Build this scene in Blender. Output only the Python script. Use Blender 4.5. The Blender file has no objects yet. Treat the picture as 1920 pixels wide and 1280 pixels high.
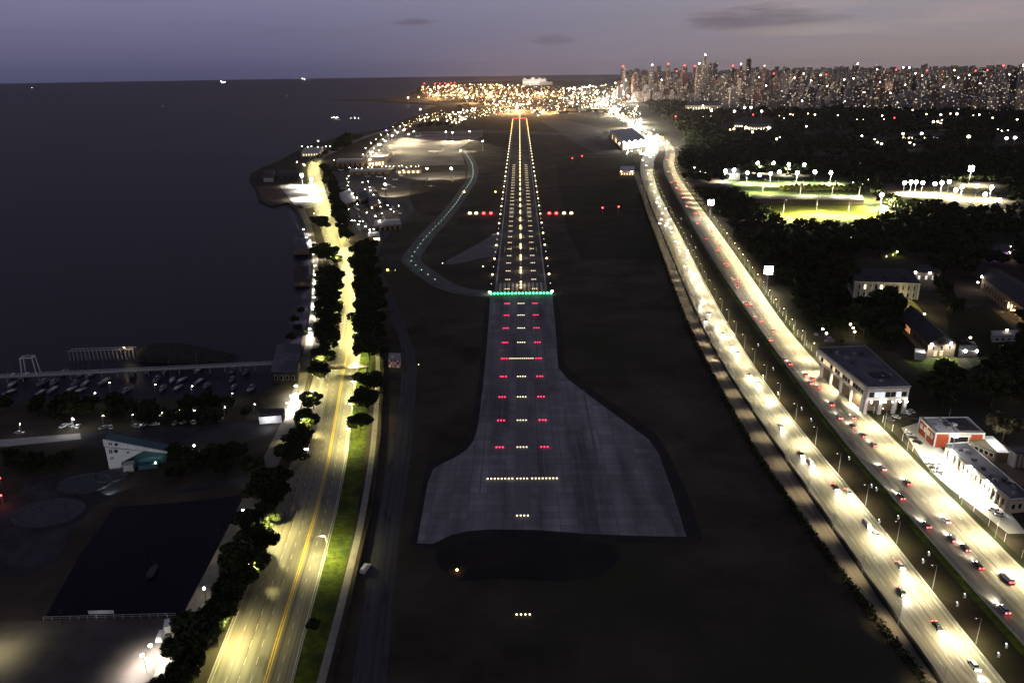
import bpy, math, random
import numpy as np
from mathutils import Vector, Matrix
PI=math.pi
RN=random.Random(11)
NR=np.random.default_rng(5)
SC=bpy.context.scene
COL=SC.collection
# ------------------------------------------------------------------ camera (surveyed from the approach-light rows, 30 m apart)
FPX,CH,TH,RHO,CX0,PSI=1450.0,170.413,0.337999,-0.0132609,0.3124,-0.0133330
TY=601.49           # runway threshold, metres ahead of the camera
_F=Vector((math.sin(PSI)*math.cos(TH),math.cos(PSI)*math.cos(TH),-math.sin(TH)))
_R=Vector((math.cos(PSI),-math.sin(PSI),0)); _U=_R.cross(_F)
_R2=math.cos(RHO)*_R+math.sin(RHO)*_U; _U2=-math.sin(RHO)*_R+math.cos(RHO)*_U
cam=bpy.data.cameras.new("camera"); camo=bpy.data.objects.new("camera",cam); COL.objects.link(camo)
camo.matrix_world=Matrix(((_R2.x,_U2.x,-_F.x,CX0),(_R2.y,_U2.y,-_F.y,0),(_R2.z,_U2.z,-_F.z,CH),(0,0,0,1)))
cam.sensor_width=36; cam.lens=36*FPX/1920; cam.clip_start=1; cam.clip_end=60000
SC.camera=camo
def G(u,v,z=0.0):
    """map coordinates (x, y) of a spot of the plan at height z"""
    u=float(u); v=float(v); d=_F+((u-960)/FPX)*_R2-((v-640)/FPX)*_U2
    t=(CH-z)/(-d.z)
    return Vector((CX0+t*d.x,t*d.y,z))
def A(u,dist,z=0.0):
    d=_F+((u-960)/FPX)*_R2+((640-140)/FPX)*_U2
    n=math.hypot(d.x,d.y)
    return Vector((CX0+dist*d.x/n,dist*d.y/n,z))
def PX(p):
    d=Vector(p)-Vector((CX0,0,CH)); k=d.dot(_F)
    return 960+FPX*d.dot(_R2)/k, 640-FPX*d.dot(_U2)/k
# ------------------------------------------------------------------ words
_O1="zeroth first second third fourth fifth sixth seventh eighth ninth tenth eleventh twelfth thirteenth fourteenth fifteenth sixteenth seventeenth eighteenth nineteenth".split()
_T=["","","twent","thirt","fort","fift","sixt","sevent","eight","ninet"]
def nth(n):
    if n<20: return _O1[n]
    if n<100: return _T[n//10]+("ieth" if n%10==0 else "y-"+_O1[n%10])
    return "hundred-and-"+nth(n-100) if n>100 else "hundredth"
# ------------------------------------------------------------------ mesh builder
class MB:
    def __init__(s): s.v=[]; s.f=[]; s.m=[]; s.uv=[]
    def face(s,pts,m=0):
        b=len(s.v); s.v+= [tuple(p) for p in pts]; s.f.append(tuple(range(b,b+len(pts)))); s.m.append(m)
    def box(s,c,sz,rz=0,m=0,taper=1.0):
        """c: centre of the base"""
        b=len(s.v); ca,sa=math.cos(rz),math.sin(rz)
        for k,(z,t) in enumerate(((0,1),(sz[2],taper))):
            for sx,sy in((-1,-1),(1,-1),(1,1),(-1,1)):
                x,y=sx*sz[0]/2*t,sy*sz[1]/2*t
                s.v.append((c[0]+x*ca-y*sa,c[1]+x*sa+y*ca,c[2]+z))
        for q in((3,2,1,0),(4,5,6,7),(0,1,5,4),(1,2,6,5),(2,3,7,6),(3,0,4,7)):
            s.f.append(tuple(b+i for i in q)); s.m.append(m)
        return s
    def bar(s,p,q,r0,r1=None,n=6,m=0):
        r1=r0 if r1 is None else r1
        p,q=Vector(p),Vector(q); d=(q-p).normalized()
        a=d.cross(Vector((0,0,1)) if abs(d.z)<.9 else Vector((1,0,0))).normalized(); c=d.cross(a)
        b=len(s.v)
        for o,r in((p,r0),(q,r1)):
            for i in range(n):
                t=2*PI*i/n; w=o+r*(math.cos(t)*a+math.sin(t)*c); s.v.append(tuple(w))
        for i in range(n):
            j=(i+1)%n; s.f.append((b+i,b+n+i,b+n+j,b+j)); s.m.append(m)
        s.f.append(tuple(b+i for i in range(n))); s.m.append(m)
        s.f.append(tuple(b+n+i for i in range(n-1,-1,-1))); s.m.append(m)
        return s
    def ball(s,c,r,m=0,nu=8,nv=5,sz=1.0):
        b=len(s.v); s.v.append((c[0],c[1],c[2]-r*sz))
        for i in range(1,nv):
            t=-PI/2+PI*i/nv
            for j in range(nu):
                a=2*PI*j/nu; s.v.append((c[0]+r*math.cos(t)*math.cos(a),c[1]+r*math.cos(t)*math.sin(a),c[2]+r*sz*math.sin(t)))
        s.v.append((c[0],c[1],c[2]+r*sz)); e=len(s.v)-1
        for j in range(nu):
            k=(j+1)%nu
            s.f.append((b,b+1+k,b+1+j)); s.m.append(m)
            for i in range(nv-2):
                o=b+1+i*nu; s.f.append((o+j,o+k,o+nu+k,o+nu+j)); s.m.append(m)
            o=b+1+(nv-2)*nu; s.f.append((o+j,o+k,e)); s.m.append(m)
        return s
    def prism(s,poly,z0,z1,m=0,top=None,bottom=False):
        """poly: list of (x, y) counter-clockwise or not"""
        a=sum(poly[i][0]*poly[(i+1)%len(poly)][1]-poly[(i+1)%len(poly)][0]*poly[i][1] for i in range(len(poly)))
        if a<0: poly=poly[::-1]
        n=len(poly); b=len(s.v)
        s.v+=[(p[0],p[1],z0) for p in poly]+[(p[0],p[1],z1) for p in poly]
        for i in range(n):
            j=(i+1)%n; s.f.append((b+i,b+j,b+n+j,b+n+i)); s.m.append(m)
        s.f.append(tuple(range(b+n,b+2*n))); s.m.append(m if top is None else top)
        if bottom: s.f.append(tuple(range(b+n-1,b-1,-1))); s.m.append(m)
        return s
    def mesh(s,name,mats):
        me=bpy.data.meshes.new(name); me.from_pydata(s.v,[],s.f)
        for x in (mats if isinstance(mats,(list,tuple)) else [mats]): me.materials.append(x)
        if any(s.m): me.polygons.foreach_set("material_index",s.m)
        if s.uv:
            u=me.uv_layers.new(name='along'); u.data.foreach_set('uv',[c for p in s.uv for c in p])
        me.update(); return me
def link(name,me,parent=None,loc=None,rz=None):
    o=bpy.data.objects.new(name,me); COL.objects.link(o)
    if parent is not None: o.parent=parent
    if loc is not None: o.location=loc
    if rz is not None: o.rotation_euler=(0,0,rz)
    return o
def tag(o,label,cat=None,group=None,kind=None):
    if label: o['label']=label
    if cat: o['category']=cat
    if group: o['group']=group
    if kind: o['kind']=kind
    return o
def struct(name,me,label=None,kind='structure',loc=None):
    o=link(name,me,None,loc); o['kind']=kind
    if label: o['label']=label
    return o
def thing(name,label,cat,loc=(0,0,0),rz=0,group=None,scale=None):
    o=bpy.data.objects.new(name,None); COL.objects.link(o); o.location=loc; o.rotation_euler=(0,0,rz); o.empty_display_size=.5
    if scale: o.scale=scale if isinstance(scale,(tuple,list)) else (scale,)*3
    return tag(o,label,cat,group)
def hang(parts,parent):
    for p in parts:
        o=link(p[0],p[1],parent)
        if len(p)>2: hang(p[2],o)
def spawn(name,label,cat,parts,loc,rz=0,group=None,scale=None):
    """one more copy of a kind of thing; its parts share their mesh data with the other copies"""
    if isinstance(parts,bpy.types.Mesh):
        o=link(name,parts,None,loc,rz); tag(o,label,cat,group)
        if scale: o.scale=scale if isinstance(scale,(tuple,list)) else (scale,)*3
        return o
    t=thing(name,label,cat,loc,rz,group,scale); hang(parts,t); return t
def lamp(data,parent,loc,rot=None):
    o=bpy.data.objects.new(data.name,data); COL.objects.link(o); o.parent=parent; o.location=loc
    if rot: o.rotation_euler=rot
    return o
_ld={}
def spot(name,p,col,ang=150,blend=.6,size=.3):
    k=(name,p,col,ang)
    if k not in _ld:
        d=bpy.data.lights.new(name,'SPOT'); d.energy=p; d.color=col; d.spot_size=math.radians(ang); d.spot_blend=blend; d.shadow_soft_size=size; _ld[k]=d
    return _ld[k]
def bulb(name,p,col,size=.3):
    k=(name,p,col)
    if k not in _ld:
        d=bpy.data.lights.new(name,'POINT'); d.energy=p; d.color=col; d.shadow_soft_size=size; _ld[k]=d
    return _ld[k]
# ------------------------------------------------------------------ materials
def _nt(name):
    m=bpy.data.materials.new(name); m.use_nodes=True; n=m.node_tree; return m,n,n.nodes['Principled BSDF']
def mat(name,c1,c2=None,scale=1.0,rough=.8,spec=.3,metal=0,detail=4,coord='Object',c3=None,s3=.05,bump=0,stretch=None,rnd=0):
    """base colour c1 broken up with c2 by noise (scale in 1/m) and c3 by a broader noise"""
    m,n,b=_nt(name); L=n.links
    b.inputs['Roughness'].default_value=rough; b.inputs['Specular IOR Level'].default_value=spec; b.inputs['Metallic'].default_value=metal
    if c2 is None: c2=tuple(x*.7 for x in c1)
    tc=n.nodes.new('ShaderNodeTexCoord'); vec=tc.outputs[coord]
    if stretch:
        mp=n.nodes.new('ShaderNodeMapping'); L.new(vec,mp.inputs[0]); mp.inputs['Scale'].default_value=stretch; vec=mp.outputs[0]
    no=n.nodes.new('ShaderNodeTexNoise'); no.inputs['Scale'].default_value=scale; no.inputs['Detail'].default_value=detail; no.inputs['Roughness'].default_value=.65
    L.new(vec,no.inputs['Vector'])
    r=n.nodes.new('ShaderNodeMapRange'); r.inputs[1].default_value=.35; r.inputs[2].default_value=.65; L.new(no.outputs[0],r.inputs[0])
    mx=n.nodes.new('ShaderNodeMixRGB'); mx.inputs[1].default_value=(*c1,1); mx.inputs[2].default_value=(*c2,1); L.new(r.outputs[0],mx.inputs[0])
    out=mx.outputs[0]
    if c3:
        n2=n.nodes.new('ShaderNodeTexNoise'); n2.inputs['Scale'].default_value=s3; n2.inputs['Detail'].default_value=3; L.new(vec,n2.inputs['Vector'])
        r2=n.nodes.new('ShaderNodeMapRange'); r2.inputs[1].default_value=.45; r2.inputs[2].default_value=.62; L.new(n2.outputs[0],r2.inputs[0])
        m2=n.nodes.new('ShaderNodeMixRGB'); L.new(r2.outputs[0],m2.inputs[0]); L.new(out,m2.inputs[1]); m2.inputs[2].default_value=(*c3,1); out=m2.outputs[0]
    if rnd:
        oi=n.nodes.new('ShaderNodeObjectInfo'); hs=n.nodes.new('ShaderNodeHueSaturation'); L.new(out,hs.inputs['Color'])
        r3=n.nodes.new('ShaderNodeMapRange'); r3.inputs[3].default_value=1-rnd; r3.inputs[4].default_value=1+rnd; L.new(oi.outputs['Random'],r3.inputs[0]); L.new(r3.outputs[0],hs.inputs['Value']); out=hs.outputs[0]
    L.new(out,b.inputs['Base Color'])
    if bump:
        bp=n.nodes.new('ShaderNodeBump'); bp.inputs['Strength'].default_value=bump; L.new(no.outputs[0],bp.inputs['Height']); L.new(bp.outputs[0],b.inputs['Normal'])
    return m
def roadmat(name,c1,c2,c3,rough=.65,lanes=6,spec=.3):
    """asphalt with worn wheel tracks, patches and stains that run along the road (UV: u across 0-1, v metres along)"""
    m,n,b=_nt(name); L=n.links; b.inputs['Roughness'].default_value=rough; b.inputs['Specular IOR Level'].default_value=spec
    tc=n.nodes.new('ShaderNodeTexCoord'); 
    def nz(scale,det,sx,sy,lo,hi):
        mp=n.nodes.new('ShaderNodeMapping'); L.new(tc.outputs['UV'],mp.inputs[0]); mp.inputs['Scale'].default_value=(sx,sy,1)
        o=n.nodes.new('ShaderNodeTexNoise'); o.inputs['Scale'].default_value=scale; o.inputs['Detail'].default_value=det; L.new(mp.outputs[0],o.inputs['Vector'])
        r=n.nodes.new('ShaderNodeMapRange'); L.new(o.outputs[0],r.inputs[0]); r.inputs[1].default_value=lo; r.inputs[2].default_value=hi; return r.outputs[0]
    def mix(f,a,bb):
        x=n.nodes.new('ShaderNodeMixRGB'); L.new(f,x.inputs[0])
        for i,q in((1,a),(2,bb)):
            if isinstance(q,tuple): x.inputs[i].default_value=(*q,1)
            else: L.new(q,x.inputs[i])
        return x.outputs[0]
    o=mix(nz(1,6,lanes*2.2,.012,.38,.62),c1,c2)
    o=mix(nz(1,4,lanes*5,.004,.55,.68),o,c3)
    o=mix(nz(1,5,lanes*.7,.05,.56,.66),o,tuple(x*.7 for x in c2))
    L.new(o,b.inputs['Base Color']); return m
def emi(name,c,s,base=None,sample=False):
    m,n,b=_nt(name); b.inputs['Base Color'].default_value=(*(base or (.2,.2,.2)),1)
    b.inputs['Emission Color'].default_value=(*c,1); b.inputs['Emission Strength'].default_value=s
    if not sample: m.cycles.emission_sampling='NONE'
    return m
W=(1,.80,.48); WW=(1,.70,.34); COOL=(.95,.98,1); RED=(1,.03,.05); GRN=(.05,1,.35)
M={}
M['steel']=mat('grey_steel',(.22,.22,.23),(.15,.15,.16),3,.5,.5)
M['dark']=mat('dark_metal',(.03,.03,.035),(.02,.02,.022),3,.5,.5)
M['white']=mat('white_paint',(.75,.75,.73),(.62,.62,.6),.6,.6)
M['line_white']=mat('road_paint_white',(.55,.55,.5),(.3,.3,.27),.7,.7)
M['line_yellow']=mat('road_paint_yellow',(.75,.5,.04),(.5,.34,.03),.7,.7)
M['concrete']=mat('concrete',(.34,.33,.32),(.26,.25,.24),.4,.85)
M['glass']=mat('dark_glass',(.02,.025,.03),(.03,.03,.035),.5,.12,.6)
M['glass_warm']=emi('lit_window_warm',(1,.72,.38),3.2,(.1,.08,.05))
M['glass_cool']=emi('lit_window_cool',(.85,.92,1),.9,(.1,.1,.1))
M['bulb_warm']=emi('lamp_warm',(1,.80,.45),60); M['bulb_white']=emi('lamp_white',(1,.95,.8),70)
M['bulb_flood']=emi('floodlight_white',(1,.96,.82),60)
M['bulb_cool']=emi('lamp_cool',(.9,.97,1),45)
M['bulb_amber']=emi('lamp_amber',(1,.55,.12),50)
M['bulb_yellow']=emi('lamp_yellow',(.9,.85,.1),8)
M['bulb_red']=emi('lamp_red',(1,.03,.03),25)
M['bulb_dim']=emi('lamp_dim',(1,.86,.55),9)
M['bulb_blue']=emi('lamp_blue',(.15,.12,1),6)
M['rw_white']=emi('runway_lamp_white',(1,.78,.40),6); M['rw_dim']=emi('runway_lamp_dim',(1,.9,.7),5)
M['rw_cl']=emi('runway_centre_lamp',(1,.72,.30),4.5); M['far_gold']=emi('far_lamp_gold',(1,.60,.18),9); M['far_warm']=emi('far_lamp_warm',(1,.76,.38),12); M['far_white']=emi('far_lamp_white',(1,.92,.70),16); M['far_red']=emi('far_lamp_red',(1,.05,.04),7); M['far_cool']=emi('far_lamp_cool',(.85,1,.95),7); M['far_dim']=emi('far_lamp_dim',(1,.8,.55),2)
M['ap_white']=emi('approach_lamp_white',(1,.85,.52),3.2)
M['ap_red']=emi('approach_lamp_red',(1,.02,.09),5)
M['tdz']=emi('touchdown_lamp',(1,.76,.38),2.6)
M['thr']=emi('threshold_lamp_green',(.05,1,.28),7)
M['txg']=emi('taxiway_lamp_green',(.75,1,.82),2.6)
# ------------------------------------------------------------------ sky: dusk, sun just under the horizon behind the camera
wd=bpy.data.worlds.new("World"); SC.world=wd; wd.use_nodes=True; wn=wd.node_tree; wn.nodes.clear(); WL=wn.links
def wnode(t,**k):
    n=wn.nodes.new(t)
    for a,b in k.items(): setattr(n,a,b)
    return n
def wmath(op,a,b=None,c=None):
    n=wnode('ShaderNodeMath',operation=op)
    for i,x in enumerate((a,b,c)):
        if x is None: continue
        if isinstance(x,(int,float)): n.inputs[i].default_value=x
        else: WL.new(x,n.inputs[i])
    return n.outputs[0]
def wmap(x,a,b,c=0,d=1,smooth=True):
    n=wnode('ShaderNodeMapRange'); n.interpolation_type='SMOOTHSTEP' if smooth else 'LINEAR'
    WL.new(x,n.inputs[0]); 
    for i,q in enumerate((a,b,c,d)): n.inputs[i+1].default_value=q
    return n.outputs[0]
def wmix(f,a,b,t='MIX'):
    n=wnode('ShaderNodeMixRGB',blend_type=t)
    for i,x in enumerate((f,a,b)):
        if isinstance(x,(int,float)): n.inputs[i].default_value=x
        elif isinstance(x,tuple): n.inputs[i].default_value=(*x,1)
        else: WL.new(x,n.inputs[i])
    return n.outputs[0]
tc=wnode('ShaderNodeTexCoord'); sp=wnode('ShaderNodeSeparateXYZ'); WL.new(tc.outputs['Generated'],sp.inputs[0])
X,Y,Z=sp.outputs
sky=wnode('ShaderNodeTexSky'); sky.sky_type='NISHITA'; sky.sun_disc=False; sky.sun_elevation=math.radians(-3.5); sky.sun_rotation=math.radians(200); sky.altitude=170; sky.air_density=1.0; sky.dust_density=1.2
right=wmap(X,-.36,.60)
low=wmix(right,(.074,.076,.150),(.270,.222,.222))
mid=wmix(right,(.205,.196,.310),(.330,.308,.335))
hi=wmix(right,(.100,.098,.140),(.120,.113,.135))
g=wmix(wmap(Z,-.012,.085,smooth=False),low,mid); g=wmix(wmap(Z,.085,.20),g,hi)
g=wmix(wmap(Z,.2,.9),g,(.075,.08,.13))
# warm city glow hugging the skyline, and the afterglow of the sunset at the camera's back
gl=wmath('MULTIPLY',wmap(X,.1,.42),wmap(Z,.0,.055,1,0)); g=wmix(wmath('MULTIPLY',gl,.35),g,(.33,.235,.20))
back=wmath('MULTIPLY',wmap(Y,-.1,-.9),wmap(Z,.0,.5,1,0)); g=wmix(wmath('MULTIPLY',back,.9),g,(.42,.40,.46))
# clouds
cm=wnode('ShaderNodeCombineXYZ'); WL.new(wmath('MULTIPLY',X,5.0),cm.inputs[0]); WL.new(wmath('MULTIPLY',Y,2.0),cm.inputs[1]); WL.new(wmath('MULTIPLY',Z,42.0),cm.inputs[2])
nz=wnode('ShaderNodeTexNoise'); nz.inputs['Scale'].default_value=1.25; nz.inputs['Detail'].default_value=7; nz.inputs['Roughness'].default_value=.55; WL.new(cm.outputs[0],nz.inputs['Vector'])
cl=wmath('MULTIPLY',wmap(nz.outputs[0],.50,.72),wmap(Z,.005,.03)); g=wmix(wmath('MULTIPLY',cl,.5),g,wmix(right,(.13,.125,.19),(.34,.29,.30)))
n2=wnode('ShaderNodeTexNoise'); n2.inputs['Scale'].default_value=2.6; n2.inputs['Detail'].default_value=8; n2.inputs['Roughness'].default_value=.6; WL.new(cm.outputs[0],n2.inputs['Vector'])
def cloud(g,u,v,ru,rv,col,k):
    d=(_F+((u-960)/FPX)*_R2-((v-640)/FPX)*_U2).normalized()
    a=wmath('DIVIDE',wmath('SUBTRACT',X,d.x),ru/FPX); b=wmath('DIVIDE',wmath('SUBTRACT',Z,d.z),rv/FPX)
    r=wmath('SQRT',wmath('ADD',wmath('MULTIPLY',a,a),wmath('MULTIPLY',b,b)))
    r=wmath('SUBTRACT',r,wmath('MULTIPLY',wmath('SUBTRACT',n2.outputs[0],.5),2.6))
    return wmix(wmath('MULTIPLY',wmath('MULTIPLY',wmap(r,.2,1.1,1,0),wmap(Y,0,.3)),k),g,col)
g=cloud(g,1480,14,150,18,(.37,.32,.34),.6)
g=cloud(g,1425,36,125,25,(.188,.160,.182),.9)
g=cloud(g,1350,44,60,14,(.165,.140,.165),.7)
g=cloud(g,1030,74,45,10,(.125,.115,.155),.6)
g=cloud(g,780,42,50,8,(.12,.10,.125),.6)
g=cloud(g,1500,56,150,10,(.36,.29,.27),.5)
g=cloud(g,1840,18,80,18,(.40,.30,.31),.5)
g=cloud(g,1640,52,160,14,(.36,.31,.31),.5)
tot=wmix(1.0,g,wmix(1.0,sky.outputs[0],(.05,.05,.05),'MULTIPLY'),'ADD')
bg=wnode('ShaderNodeBackground'); WL.new(tot,bg.inputs[0]); bg.inputs[1].default_value=1.0
wo=wnode('ShaderNodeOutputWorld'); WL.new(bg.outputs[0],wo.inputs[0])
sn=bpy.data.lights.new('afterglow','SUN'); sn.energy=.06; sn.angle=math.radians(60); sn.color=(.85,.9,1)
so=bpy.data.objects.new('afterglow',sn); COL.objects.link(so); so.rotation_euler=(math.radians(68),0,math.radians(-25))
# ------------------------------------------------------------------ ground, water, paved surfaces
M['grass']=mat('field_grass',(.088,.070,.056),(.024,.021,.016),.02,1,.1,c3=(.040,.040,.024),s3=.006,detail=12)
M['parkland']=mat('dark_grass',(.022,.026,.012),(.014,.016,.009),.05,1,.1)
M['river']=mat('river_water',(.012,.010,.024),(.0085,.0075,.018),.05,.45,.11,bump=.25,stretch=(.5,1.6,1),detail=8,c3=(.017,.014,.026),s3=.0012)
M['basin']=mat('basin_water',(.004,.004,.010),(.003,.003,.008),.05,.3,.06)
M['asphalt']=mat('old_asphalt',(.085,.078,.078),(.06,.056,.058),.08,.9,.2,c3=(.11,.10,.10),s3=.015)
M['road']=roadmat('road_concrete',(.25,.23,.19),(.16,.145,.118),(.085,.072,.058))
M['avenue']=roadmat('avenue_asphalt',(.20,.185,.15),(.13,.117,.095),(.075,.064,.05),.55,5)
M['track']=mat('service_concrete',(.075,.072,.078),(.055,.053,.059),.06,.9,.2,c3=(.095,.09,.092),s3=.02); M['plaza2']=mat('exit_concrete',(.16,.15,.155),(.12,.112,.118),.06,.9,.2,detail=8); M['tracks']=roadmat('perimeter_concrete',(.075,.072,.078),(.052,.05,.056),(.036,.035,.04),.9,3,.15)
M['shoulder']=mat('dark_shoulder',(.042,.037,.036),(.022,.020,.021),.06,1,.1,detail=8)
M['verge']=mat('verge_grass',(.10,.125,.016),(.035,.05,.011),.35,1,.1,c3=(.03,.045,.014),s3=.09)
M['gravel']=mat('track_gravel',(.036,.027,.019),(.022,.017,.012),.3,1,.1,c3=(.022,.021,.012),s3=.05)
M['pitch']=mat('sports_turf',(.10,.15,.05),(.085,.125,.04),.05,1,.1)
M['soil']=mat('bare_soil',(.14,.10,.075),(.09,.065,.05),.08,1,.1)
M['paving']=mat('paving',(.30,.28,.25),(.22,.20,.18),.3,.85,.2)
M['plaza']=mat('plaza_concrete',(.055,.054,.062),(.036,.036,.042),.1,.9,.2,c3=(.026,.026,.028),s3=.05)
# concrete slabs of the paved overrun
def slabs():
    m,n,b=_nt('overrun_slabs'); L=n.links; b.inputs['Roughness'].default_value=.85; b.inputs['Specular IOR Level'].default_value=.2
    t=n.nodes.new('ShaderNodeTexCoord')
    br=n.nodes.new('ShaderNodeTexBrick'); L.new(t.outputs['Object'],br.inputs['Vector']); br.offset=0
    br.inputs['Color1'].default_value=(.205,.194,.204,1); br.inputs['Color2'].default_value=(.285,.27,.28,1); br.inputs['Mortar'].default_value=(.155,.147,.154,1)
    br.inputs['Scale'].default_value=1; br.inputs['Mortar Size'].default_value=.16; br.inputs['Brick Width'].default_value=7.5; br.inputs['Row Height'].default_value=5
    no=n.nodes.new('ShaderNodeTexNoise'); mp=n.nodes.new('ShaderNodeMapping'); L.new(t.outputs['Object'],mp.inputs[0]); mp.inputs['Scale'].default_value=(.09,.012,1); L.new(mp.outputs[0],no.inputs['Vector']); no.inputs['Scale'].default_value=1.0; no.inputs['Detail'].default_value=7
    r=n.nodes.new('ShaderNodeMapRange'); r.inputs[1].default_value=.36; r.inputs[2].default_value=.64; r.inputs[3].default_value=.5; r.inputs[4].default_value=1.15; L.new(no.outputs[0],r.inputs[0])
    mx=n.nodes.new('ShaderNodeMixRGB'); mx.blend_type='MULTIPLY'; mx.inputs[0].default_value=1; L.new(br.outputs[0],mx.inputs[1]); L.new(r.outputs[0],mx.inputs[2])
    L.new(mx.outputs[0],b.inputs['Base Color']); return m
M['slabs']=slabs()
def sheet(name,px,z,m,label=None,skirt=0,world=None,kind='structure'):
    pts=[G(*p) for p in px] if world is None else world
    mb=MB()
    if skirt: mb.prism([(p[0],p[1]) for p in pts],z-skirt,z)
    else:
        a=sum(pts[i][0]*pts[(i+1)%len(pts)][1]-pts[(i+1)%len(pts)][0]*pts[i][1] for i in range(len(pts)))
        if a<0: pts=pts[::-1]
        mb.face([(p[0],p[1],z) for p in pts])
    return struct(name,mb.mesh(name,m),label,kind)
mb=MB(); nn=96; mb.face([(23300*math.cos(2*PI*i/nn),23300*math.sin(2*PI*i/nn),-2.2) for i in range(nn)]); struct('river_water',mb.mesh('river_water',M['river']))
coast=[(-330,772),(-100,757),(40,752),(200,748),(380,744),(490,738),(520,722),(545,700),(560,655),(577,610),(583,560),(585,500),(578,450),(566,415),(557,396),(540,380),(510,386),(486,376),(478,352),(468,338),(470,325),(492,314),(520,303),(548,288),(575,272),(610,264),(640,256),(690,246),(726,240),(752,226),(780,216),(800,210),(800,204),(820,197),(785,193.5),(730,190.5),(680,188.5),(620,188.2),(690,186),(755,181.5),(776,172),(785,163),(830,157),(880,153.5),(960,151.5),(1060,151.5),(1110,152),(1150,149)]
lw=[G(*p) for p in coast]+[A(1175,15000),A(1230,21000),A(1300,23200),A(1600,23200),A(2000,23200),A(2700,23200),Vector((23000,2000,0)),Vector((9000,-2500,0)),Vector((-200,-1200,0)),Vector((-900,-600,0)),Vector((-1200,200,0))]
sheet('ground',None,0,M['grass'],'flat dark grassland of the airfield and the shore',skirt=4,world=lw)
class Road:
    def __init__(s,left=None,right=None,centre=None,width=None,ys=None,smooth=True):
        s.smooth=smooth
        if centre:
            c=[G(*p) for p in centre]; c=s._cr(c,12)
            s.c=c; t=s._tan(c); w=width if not isinstance(width,(list,tuple)) else None
            n=[Vector((q.y,-q.x,0)) for q in t]
            ws=[width]*len(c) if w is not None else [float(x) for x in np.interp(np.linspace(0,1,len(c)),np.linspace(0,1,len(width)),width)]
            s.L=[p-q*k/2 for p,q,k in zip(c,n,ws)]; s.R=[p+q*k/2 for p,q,k in zip(c,n,ws)]
        else:
            ly,lx=zip(*sorted(left)); ry,rx=zip(*sorted(right))
            L=[G(np.interp(y,ly,lx),y) for y in ys]; R=[G(np.interp(y,ry,rx),y) for y in ys]
            s.L=s._cr(L,10); s.R=s._cr(R,10); s.c=[(a+b)/2 for a,b in zip(s.L,s.R)]
        s.len=[0]
        for a,b in zip(s.c,s.c[1:]): s.len.append(s.len[-1]+(b-a).length)
        s.total=s.len[-1]
    def _cr(s,p,k):
        for _ in range(1 if s.smooth else 0):
            p=[p[0]]+[ (a+2*b+c)/4 for a,b,c in zip(p,p[1:],p[2:])]+[p[-1]] if len(p)>4 else p
        out=[]; q=[p[0]*2-p[1]]+p+[p[-1]*2-p[-2]]
        for i in range(1,len(q)-2):
            for j in range(k):
                t=j/k; a,b,c,d=q[i-1],q[i],q[i+1],q[i+2]
                out.append(.5*((2*b)+(c-a)*t+(2*a-5*b+4*c-d)*t*t+(3*b-a-3*c+d)*t**3))
        return out+[p[-1]]
    def _tan(s,c): return [(c[min(i+1,len(c)-1)]-c[max(i-1,0)]).normalized() for i in range(len(c))]
    def at(s,d,t):
        """point d metres along, fraction t across (0 left edge, 1 right edge), and the heading"""
        d=max(0,min(s.total-.01,d)); i=max(0,min(len(s.c)-2,int(np.searchsorted(s.len,d))-1)); k=(d-s.len[i])/max(1e-6,s.len[i+1]-s.len[i])
        l=s.L[i].lerp(s.L[i+1],k); r=s.R[i].lerp(s.R[i+1],k); h=s.c[i+1]-s.c[i]
        return l.lerp(r,t), math.atan2(h.y,h.x)
    def find(s,u,v):
        """distance along and fraction across of a plan spot"""
        p=G(u,v); i=min(range(len(s.c)),key=lambda k:(s.c[k]-p).length); w=s.R[i]-s.L[i]
        return s.len[i], (p-s.L[i]).dot(w)/w.length_squared
    def strip(s,t0,t1,z,d0=0,d1=None,step=None,ex0=0,ex1=0):
        mb=MB(); d1=s.total if d1 is None else d1
        ds=[x for x in s.len if d0<x<d1]; ds=[d0]+ds+[d1]
        for a,b in zip(ds,ds[1:]):
            q=[]; mb.uv+=[(t0,a),(t1,a),(t1,b),(t0,b)]
            for d,t,e in((a,t0,ex0),(a,t1,ex1),(b,t1,ex1),(b,t0,ex0)):
                p,h=s.at(d,t); p=p+Vector((math.sin(h),-math.cos(h),0))*e; q.append((p.x,p.y,z))
            mb.face(q)
        return mb
    def dashes(s,mb,t,w,z,on,off,d0=0,d1=None):
        d=d0; d1=s.total if d1 is None else d1
        while d+on<d1:
            p,h=s.at(d,t); q,h2=s.at(d+on,t); n=Vector((math.sin(h),-math.cos(h),0))*w/2
            mb.face([(p-n)+Vector((0,0,z)),(p+n)+Vector((0,0,z)),(q+n)+Vector((0,0,z)),(q-n)+Vector((0,0,z))]); d+=on+off
    def wall(s,mb,t,e,w,h,z=0,d0=0,d1=None,m=0):
        d1=s.total if d1 is None else d1
        ds=[d0]+[x for x in s.len if d0<x<d1]+[d1]; pr=None
        for d in ds:
            p,hd=s.at(d,t); n=Vector((math.sin(hd),-math.cos(hd),0)); a=p+n*(e-w/2); b=p+n*(e+w/2)
            cur=[(a.x,a.y,z),(a.x,a.y,z+h),(b.x,b.y,z+h),(b.x,b.y,z)]
            if pr:
                for i in range(3): mb.face([pr[i],cur[i],cur[i+1],pr[i+1]],m)
            else: mb.face(cur,m)
            pr=cur
        mb.face(pr[::-1],m)
YS=[1400,1277,1186,1105,1028,937,850,760,686,617,577,537,478,438,399,359,322]
lcL=[(1400,1850),(1277,1764),(1186,1700),(1105,1643),(1028,1589),(937,1528.6),(850,1465),(760,1406),(686,1355),(617.5,1319.5),(537,1284),(478,1260),(438,1242),(399,1227),(359,1210),(322,1198),(300,1198),(285,1212),(270,1214),(258,1206),(248,1190)]
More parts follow.
